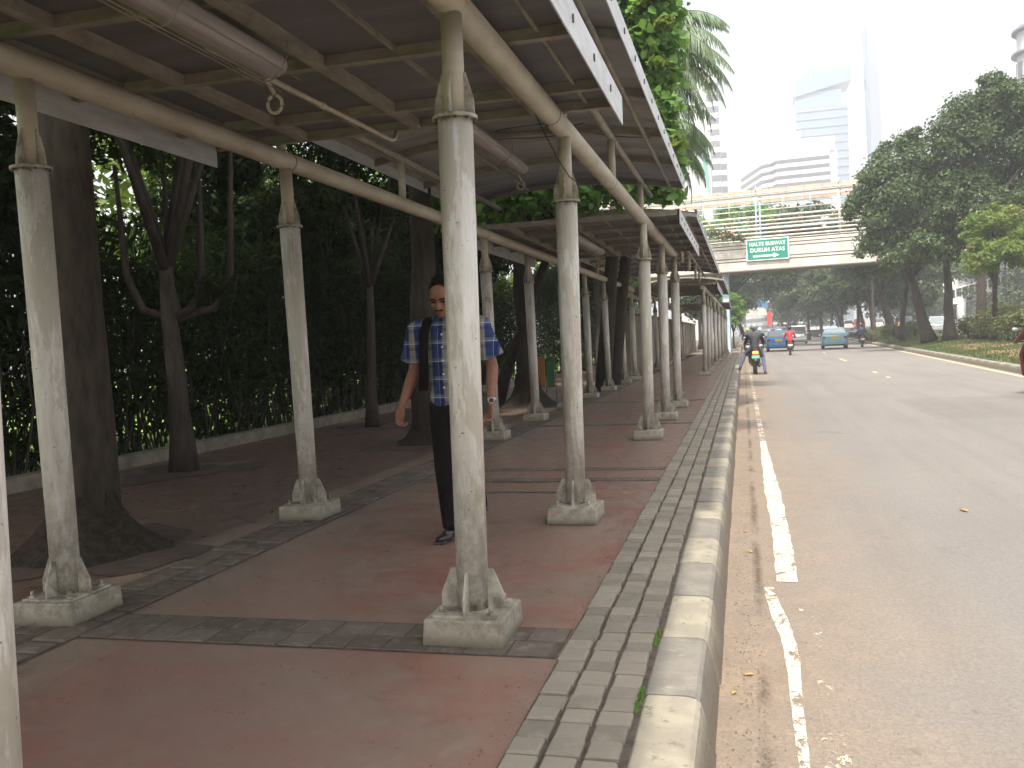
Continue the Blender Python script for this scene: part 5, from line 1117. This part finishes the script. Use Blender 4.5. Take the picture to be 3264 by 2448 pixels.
# hair: cap over the skull; moustache
m = MB(); m.ell(hd(0, 0.030, 0.046), (0.082, 0.090, 0.090), 20, 14, tl_); m.ell(hd(0, 0.055, 0.0), (0.078, 0.062, 0.075), 16, 10, tl_)
for k in range(60):
    a = random.uniform(0, 6.28); e = random.uniform(0.15, 1.4); p = Vector((0.082 * math.cos(a) * math.cos(e), 0.02 + 0.092 * math.sin(a) * math.cos(e), 0.045 + 0.092 * math.sin(e)))
    if p.y < 0.02 and p.z < 0.11: continue
    m.ell(hd(*p), (0.014, 0.012, 0.008), 6, 4, tl_)
remesh('hair', m, M['hair'], 0.005, man, 1)
m = MB(); m.ell(hd(-0.013, -0.092, -0.047), (0.019, 0.006, 0.005), 8, 6, tl_).ell(hd(0.013, -0.092, -0.047), (0.019, 0.006, 0.005), 8, 6, tl_); m.build('moustache', M['hair'], man)
for s in (-1, 1):
    m = MB(); m.ell(hd(s * 0.031, -0.0785, 0.004), (0.013, 0.007, 0.006), 10, 6, tl_); m.build('eye', M['hair'], man)
    m = MB(); m.ell(hd(s * 0.032, -0.0865, 0.026), (0.021, 0.004, 0.005), 10, 6, tl_); m.build('eyebrow', M['hair'], man)
# wristwatch
wp = J['wrL'].lerp(J['elL'], 0.06); m = MB(); ax = (J['elL'] - J['wrL']).normalized(); m.tube([wp - ax * 0.009, wp + ax * 0.009], 0.0325, 24)
wt = m.build('watch', M['steel'], man); dn = Vector((0.25, -1, 0)).normalized()
m = MB(); m.tube([wp + dn * 0.028, wp + dn * 0.040], 0.020, 20); wf = m.build('watch_case', M['steel'], wt)
m = MB(); m.tube([wp + dn * 0.040, wp + dn * 0.0415], 0.015, 20); m.build('dial', M['black'], wt)
# shoulder bag
bg = empty('shoulder_bag', tuple(B0), 0, 'black bag hung on a wide strap over the walking man\'s shoulder', 'bag')
sx = -1.955; m = MB(); path = [(sx - 0.005, 5.66, 1.10), (sx + 0.0, 5.625, 1.25), (sx + 0.005, 5.585, 1.36), (sx + 0.01, 5.53, 1.412), (sx + 0.008, 5.46, 1.39), (sx + 0.0, 5.415, 1.32), (sx - 0.006, 5.398, 1.20), (sx - 0.012, 5.40, 1.05), (sx - 0.03, 5.43, 0.95)]
rg = []
for i, p in enumerate(path):
    q0, q1 = Vector(path[max(i - 1, 0)]), Vector(path[min(i + 1, len(path) - 1)]); t_ = (q1 - q0).normalized(); nrm = t_.cross(Vector((1, 0, 0))).normalized(); p = W(*p)
    w_ = 0.030; rg.append([p - Vector((w_, 0, 0)) - nrm * 0.006, p + Vector((w_, 0, 0)) - nrm * 0.006, p + Vector((w_, 0, 0)) + nrm * 0.006, p - Vector((w_, 0, 0)) + nrm * 0.006])
m.loft(rg); m.build('strap', M['black_cloth'], bg)
m = MB(); m.ell(W(-1.86, 5.73, 1.10), (0.15, 0.10, 0.22), 16, 12); m.ell(W(-1.86, 5.79, 1.0), (0.12, 0.07, 0.13), 16, 12); remesh('bag_body', m, M['black_cloth'], 0.012, bg, 2)

# scooter riders
def scooter(loc, rz, label, paint, plate, lit=False, group='motor scooters on the road'):
    t = empty('motor_scooter', loc, rz, label, 'scooter', group)
    for nm, y in (('rear_wheel', 0.28), ('front_wheel', 1.50)):
        m = MB(); m.tube([(-0.05, y, 0.27), (-0.035, y, 0.27), (0.035, y, 0.27), (0.05, y, 0.27)], [0.235, 0.27, 0.27, 0.235], 28); w_ = m.build(nm, M['rubber'], t)
        m = MB(); m.tube([(-0.054, y, 0.27), (0.054, y, 0.27)], 0.15, 14); m.build('rim', M['rim'], w_)
    m = MB(); m.loft([[(-w_, y, z0), (w_, y, z0), (w_ * 1.15, y, (z0 + z1) / 2), (w_ * 0.9, y, z1), (-w_ * 0.9, y, z1), (-w_ * 1.15, y, (z0 + z1) / 2)] for y, w_, z0, z1 in ((0.0, 0.07, 0.66, 0.80), (0.12, 0.12, 0.56, 0.80), (0.45, 0.15, 0.42, 0.76), (0.85, 0.15, 0.30, 0.66), (1.05, 0.13, 0.26, 0.38), (1.25, 0.12, 0.26, 0.36))]); m.build('body', paint, t)
    m = MB(); m.loft([[(-w_, y, z), (w_, y, z), (w_ * 0.8, y, z + 0.08), (-w_ * 0.8, y, z + 0.08)] for y, w_, z in ((0.05, 0.10, 0.79), (0.3, 0.13, 0.775), (0.6, 0.14, 0.74), (0.88, 0.11, 0.74))]); m.build('seat', M['black'], t, bevel=0.02)
    m = MB(); m.prism([(-0.19, 1.20, 0.34), (0.19, 1.20, 0.34), (0.21, 1.32, 0.75), (0.14, 1.26, 0.98), (-0.14, 1.26, 0.98), (-0.21, 1.32, 0.75)], (0, 0.07, 0.0)); m.build('front_shield', paint, t, bevel=0.02)
    m = MB(); m.tube([(-0.33, 1.12, 1.02), (-0.12, 1.22, 1.0), (0.12, 1.22, 1.0), (0.33, 1.12, 1.02)], 0.018, 8).tube([(0, 1.25, 1.0), (0, 1.48, 0.3)], 0.03, 10); m.build('handlebar', M['black'], t)
    for s in (-1, 1):
        m = MB(); m.tube([(s * 0.22, 1.18, 1.0), (s * 0.30, 1.16, 1.20)], 0.006, 6); a = m.build('mirror', M['black'], t)
        m = MB(); m.ell((s * 0.31, 1.16, 1.23), (0.06, 0.015, 0.04), 12, 8); m.build('mirror_glass', M['rim'], a)
        m = MB(); m.tube([(s * 0.085, 0.28, 0.28), (s * 0.11, 0.1, 0.62)], 0.022, 10); m.build('shock_absorber', M['darkmetal'], t)
    m = MB(); m.tube([(0.13, 0.55, 0.26), (0.15, -0.02, 0.34)], [0.035, 0.052], 14); m.build('exhaust', M['darkmetal'], t)
    m = MB(); m.box((0, -0.01, 0.74), (0.20, 0.06, 0.09), taper=0.8); m.build('tail_light', M['lamp_lit'] if lit else M['lamp_red'], t)
    if lit: m = MB(); m.ell((-0.05, -0.045, 0.755), (0.035, 0.02, 0.028), 10, 6); m.build('indicator', M['lamp_amber'], t)
    m = MB(); m.box((0, -0.07, 0.60), (0.25, 0.012, 0.11)); m.build('number_plate', M[plate], t)
    m = MB(); m.prism([(-0.09, -0.05, 0.66), (0.09, -0.05, 0.66), (0.08, -0.02, 0.36), (-0.08, -0.02, 0.36)], (0, 0.02, 0)); m.build('mudguard', M['black'], t)
    m = MB(); m.box((0, -0.075, 0.50), (0.08, 0.012, 0.05)); m.build('reflector', M['rim'], t)
    return t
def rider(loc, rz, label, top, helmet, legs='in', trousers=None, voxel=0.014):
    t = empty('person', loc, rz, label, 'person'); tr = trousers or M['black_cloth']
    pel = Vector((0, 0.42, 0.88)); ch = Vector((0, 0.50, 1.22)); nk = Vector((0, 0.55, 1.40)); hdp = Vector((0, 0.58, 1.56))
    shs = [Vector((s * 0.19, 0.53, 1.33)) for s in (-1, 1)]; els = [Vector((s * 0.29, 0.72, 1.10)) for s in (-1, 1)]; wrs = [Vector((s * 0.30, 1.04, 1.03)) for s in (-1, 1)]
    if legs == 'in': kn = [Vector((s * 0.18, 0.92, 0.78)) for s in (-1, 1)]; an = [Vector((s * 0.15, 0.95, 0.40)) for s in (-1, 1)]
    else: kn = [Vector((-0.34, 0.62, 0.66)), Vector((0.26, 0.60, 0.56))]; an = [Vector((-0.50, 0.22, 0.27)), Vector((0.30, 0.12, 0.09))]
    hips = [Vector((s * 0.11, 0.45, 0.87)) for s in (-1, 1)]
    m = MB(); m.ell(hdp, (0.078, 0.09, 0.11), 14, 10); m.ell(hdp + Vector((0, 0.09, -0.02)), (0.015, 0.02, 0.02), 8, 6); limb(m, [hdp, nk, ch], [0.05, 0.055, 0.08]); m.ell(ch, (0.15, 0.09, 0.16), 14, 10); m.ell(pel, (0.13, 0.1, 0.12), 14, 10); limb(m, [ch, pel], [0.1, 0.1])
    for i in (0, 1):
        limb(m, [shs[i], els[i], wrs[i]], [0.045, 0.036, 0.026]); limb(m, [hips[i], kn[i], an[i]], [0.075, 0.05, 0.035])
        hand(m, wrs[i], (0, 1, -0.1), (0, 0, -1), 1 if i == 0 else -1, 1.0, 1.0)
    remesh('body', m, M['skin'], voxel * 0.6, t, 1)
    m = MB(); limb(m, [pel + Vector((0, 0, 0.03)), ch], [0.155, 0.17], n=16, flat=0.8); m.ell(ch + Vector((0, 0, 0.06)), (0.21, 0.13, 0.13), 16, 10); m.ell(pel, (0.165, 0.13, 0.10), 16, 10)
    for i in (0, 1): limb(m, [shs[i], els[i], wrs[i].lerp(els[i], 0.12)], [0.072, 0.058, 0.042])
    remesh('jacket', m, top, voxel, t, 2)
    m = MB(); m.ell(pel + Vector((0, 0.02, -0.05)), (0.155, 0.13, 0.10), 14, 10)
    for i in (0, 1): limb(m, [hips[i], kn[i], an[i]], [0.092, 0.068, 0.052])
    remesh('trousers', m, tr, voxel, t, 2)
    for i in (0, 1):
        m = MB(); d = Vector((-0.10 if (legs != 'in' and i == 0) else 0, 0.09 if legs == 'in' else 0.02, 0)); f = an[i] + Vector((0, 0, -0.06))
        m.ell(f, (0.04, 0.06, 0.04), 12, 8); m.ell(f + Vector((-0.07 if (legs != 'in' and i == 0) else 0, 0.07, -0.012)), (0.08 if (legs != 'in' and i == 0) else 0.042, 0.085, 0.03), 12, 8); remesh('shoe', m, M['leather'], 0.012, t, 1)
    m = MB(); m.ell(hdp + Vector((0, -0.015, 0.045)), (0.125, 0.145, 0.125), 20, 14); hm = m.build('helmet', helmet, t)
    m = MB(); m.ell(hdp + Vector((0, 0.07, 0.02)), (0.105, 0.085, 0.06), 14, 8); m.build('visor', M['glass'], hm)
    return t
H_grey = solid('grey_helmet', (0.25, 0.27, 0.28), 0.25); H_white = solid('white_helmet', (0.6, 0.6, 0.6), 0.25); H_yel = solid('yellow_helmet', (0.6, 0.5, 0.05), 0.3); H_blk = solid('black_helmet', (0.03, 0.03, 0.035), 0.2)
C_dark = solid('charcoal_jacket', (0.035, 0.037, 0.045), 0.8); C_jean = solid('slate_trousers', (0.07, 0.08, 0.13), 0.85); C_red = solid('red_jacket', (0.62, 0.02, 0.02), 0.7); C_navy = solid('navy_jacket', (0.03, 0.045, 0.08), 0.8); C_mar = solid('maroon_jacket', (0.10, 0.025, 0.018), 0.7)
S_blk = solid('black_scooter_paint', (0.03, 0.032, 0.035), 0.3); S_mar = solid('maroon_scooter_paint', (0.09, 0.02, 0.02), 0.3); S_teal = solid('teal_scooter_paint', (0.05, 0.18, 0.2), 0.35)
scooter((0.38, 31.2, ZR), 0.02, 'black scooter stopped at the kerb with glowing brake lamp and green plate', S_blk, 'plate_g', True)
rider((0.38, 31.2, ZR), 0.02, 'rider in charcoal jacket seated on the stopped scooter with one foot on the kerb', C_dark, H_grey, 'out', C_jean)
scooter((2.62, 54.6, ZR), -0.03, 'dark scooter with white plate ridden by the person in red', S_mar, 'plate_w')
rider((2.62, 54.6, ZR), -0.03, 'rider in bright red jacket behind the blue taxi', C_red, H_blk)
scooter((8.35, 69.5, ZR), -0.06, 'dark scooter beside the median kerb right of the pale taxi', S_blk, 'plate_w')
rider((8.35, 69.5, ZR), -0.06, 'rider in navy jacket beside the median kerb', C_navy, H_blk)
scooter((0.25, 56, ZR), 0.0, 'teal scooter ahead of the stopped rider at the kerb', S_teal, 'plate_w')
rider((0.25, 56, ZR), 0.0, 'rider with yellow helmet ahead of the stopped rider', C_dark, H_yel)
scooter((1.05, 60, ZR), 0.0, 'black scooter ahead, left of the blue taxi', S_blk, 'plate_w')
rider((1.05, 60, ZR), 0.0, 'rider with white helmet just left of the blue taxi', C_navy, H_white)
scooter((5.27, 17.9, ZR), -0.05, 'maroon scooter just entering at the right picture edge', S_mar, 'plate_w')
rider((5.27, 17.9, ZR), -0.05, 'rider in maroon jacket cut off by the right picture edge', C_mar, H_blk)

# fallen leaves and grit in the gutter
GLf = 'fallen leaves on the road'
for i, (x, y, s, z, lab) in enumerate(((1.55, 7.3, 0.055, ZR, 'single dry leaf lying alone on the open asphalt'), (-0.02, 3.75, 0.022, ZR, 'yellow leaf in the gutter dirt nearest the camera'), (-0.08, 3.55, 0.018, ZR, 'small yellow leaf touching the kerb foot'),
        (0.0, 5.9, 0.028, ZR, 'yellow leaf in the gutter beside the wide paint'), (-0.03, 6.5, 0.024, ZR, 'curled leaf farther along the gutter'))):
    m = MB(); a = random.uniform(0, 3); u = Vector((math.cos(a), math.sin(a), 0)) * s; w_ = Vector((-u.y, u.x, 0)) * 0.4; c_ = Vector((x, y, z + 0.006))
    m.add([c_ - u, c_ - u * .3 + w_ + Vector((0, 0, s * .15)), c_ + u * .4 + w_ * .8 + Vector((0, 0, s * .2)), c_ + u, c_ + u * .4 - w_ * .8 + Vector((0, 0, s * .2)), c_ - u * .3 - w_ + Vector((0, 0, s * .15))], [(0, 1, 2, 3), (0, 3, 4, 5)])
    tag(m.build('fallen_leaf', solid('dry_leaf', (0.42, 0.27, 0.06) if i else (0.35, 0.2, 0.09), 0.8)), lab, 'leaf', GLf)
def gw():
    y = random.choice((3.65, 3.6, 2.95, 3.0, 8, 9.5)) + random.uniform(-.08, .08); return -0.374 + random.uniform(-0.012, 0.006), y, 0.008
def flakes(name, n, xf, mat):
    V = []; F = []
    for i in range(n):
        x, y, z, q = xf(); a = random.uniform(0, 6.28); u = Vector((math.cos(a), math.sin(a), 0)) * q; w_ = Vector((-u.y, u.x, 0)) * random.uniform(.3, .9); c_ = Vector((x, y, z))
        b = len(V); V += [c_ - u, c_ + w_ + Vector((0, 0, q * .5)), c_ + u, c_ - w_]; F.append((b, b + 1, b + 2, b + 3))
    me = bpy.data.meshes.new(name); me.from_pydata([tuple(v) for v in V], [], F); me.materials.append(mat); return link(name, me)
def gp_():
    y = 1.5 + 12 * random.random() ** 1.6
    if random.random() < 0.6: return random.gauss(-0.02, 0.055), y, -0.176, random.uniform(0.002, 0.006)
    return random.uniform(0.1, 0.5), y, -0.176, random.uniform(0.002, 0.004)
tag(flakes('gutter_grit', 2600, gp_, worn('grit', (0.16, 0.115, 0.08), (0.07, 0.05, 0.035), 60, 0.9)), 'loose grit and crumbs lying in the dusty gutter', 'grit', kind='stuff')
def gq_():
    y = 1.6 + 14 * random.random() ** 1.5; x = random.choice((random.uniform(-3.5, -0.8), random.gauss(-0.76, 0.03), random.gauss(-3.45, 0.12), random.uniform(-7, -3.4)))
    return x, y, 0.007 if x < -0.8 else 0.02, random.uniform(0.002, 0.007)
tag(flakes('pavement_litter', 1500, gq_, worn('leaf_crumbs', (0.13, 0.095, 0.06), (0.05, 0.035, 0.025), 60, 0.9)), 'dry leaf crumbs scattered on the pavement', 'litter', kind='stuff')
tag(grass_tuft('weeds', 260, gw, 0.016, M['leaf_bright']), 'tiny green weeds in the joint between setts and kerb', 'weeds', kind='stuff')

# ------------------------------------------------------------------ haze
hz = NT('thin_haze'); hz.n.remove(hz.b); pv = hz.n.new('ShaderNodeVolumePrincipled'); pv.inputs['Density'].default_value = 0.0013
pv.inputs['Color'].default_value = (0.93, 0.95, 1.0, 1); pv.inputs['Anisotropy'].default_value = 0.3
hz.l.new(pv.outputs[0], hz.n['Material Output'].inputs['Volume'])
m = MB(); m.b2(-930, 930, -330, 1530, -1.5, 150); tag(m.build('haze', hz.mat), 'thin pale haze hanging over the avenue', 'haze', kind='stuff')
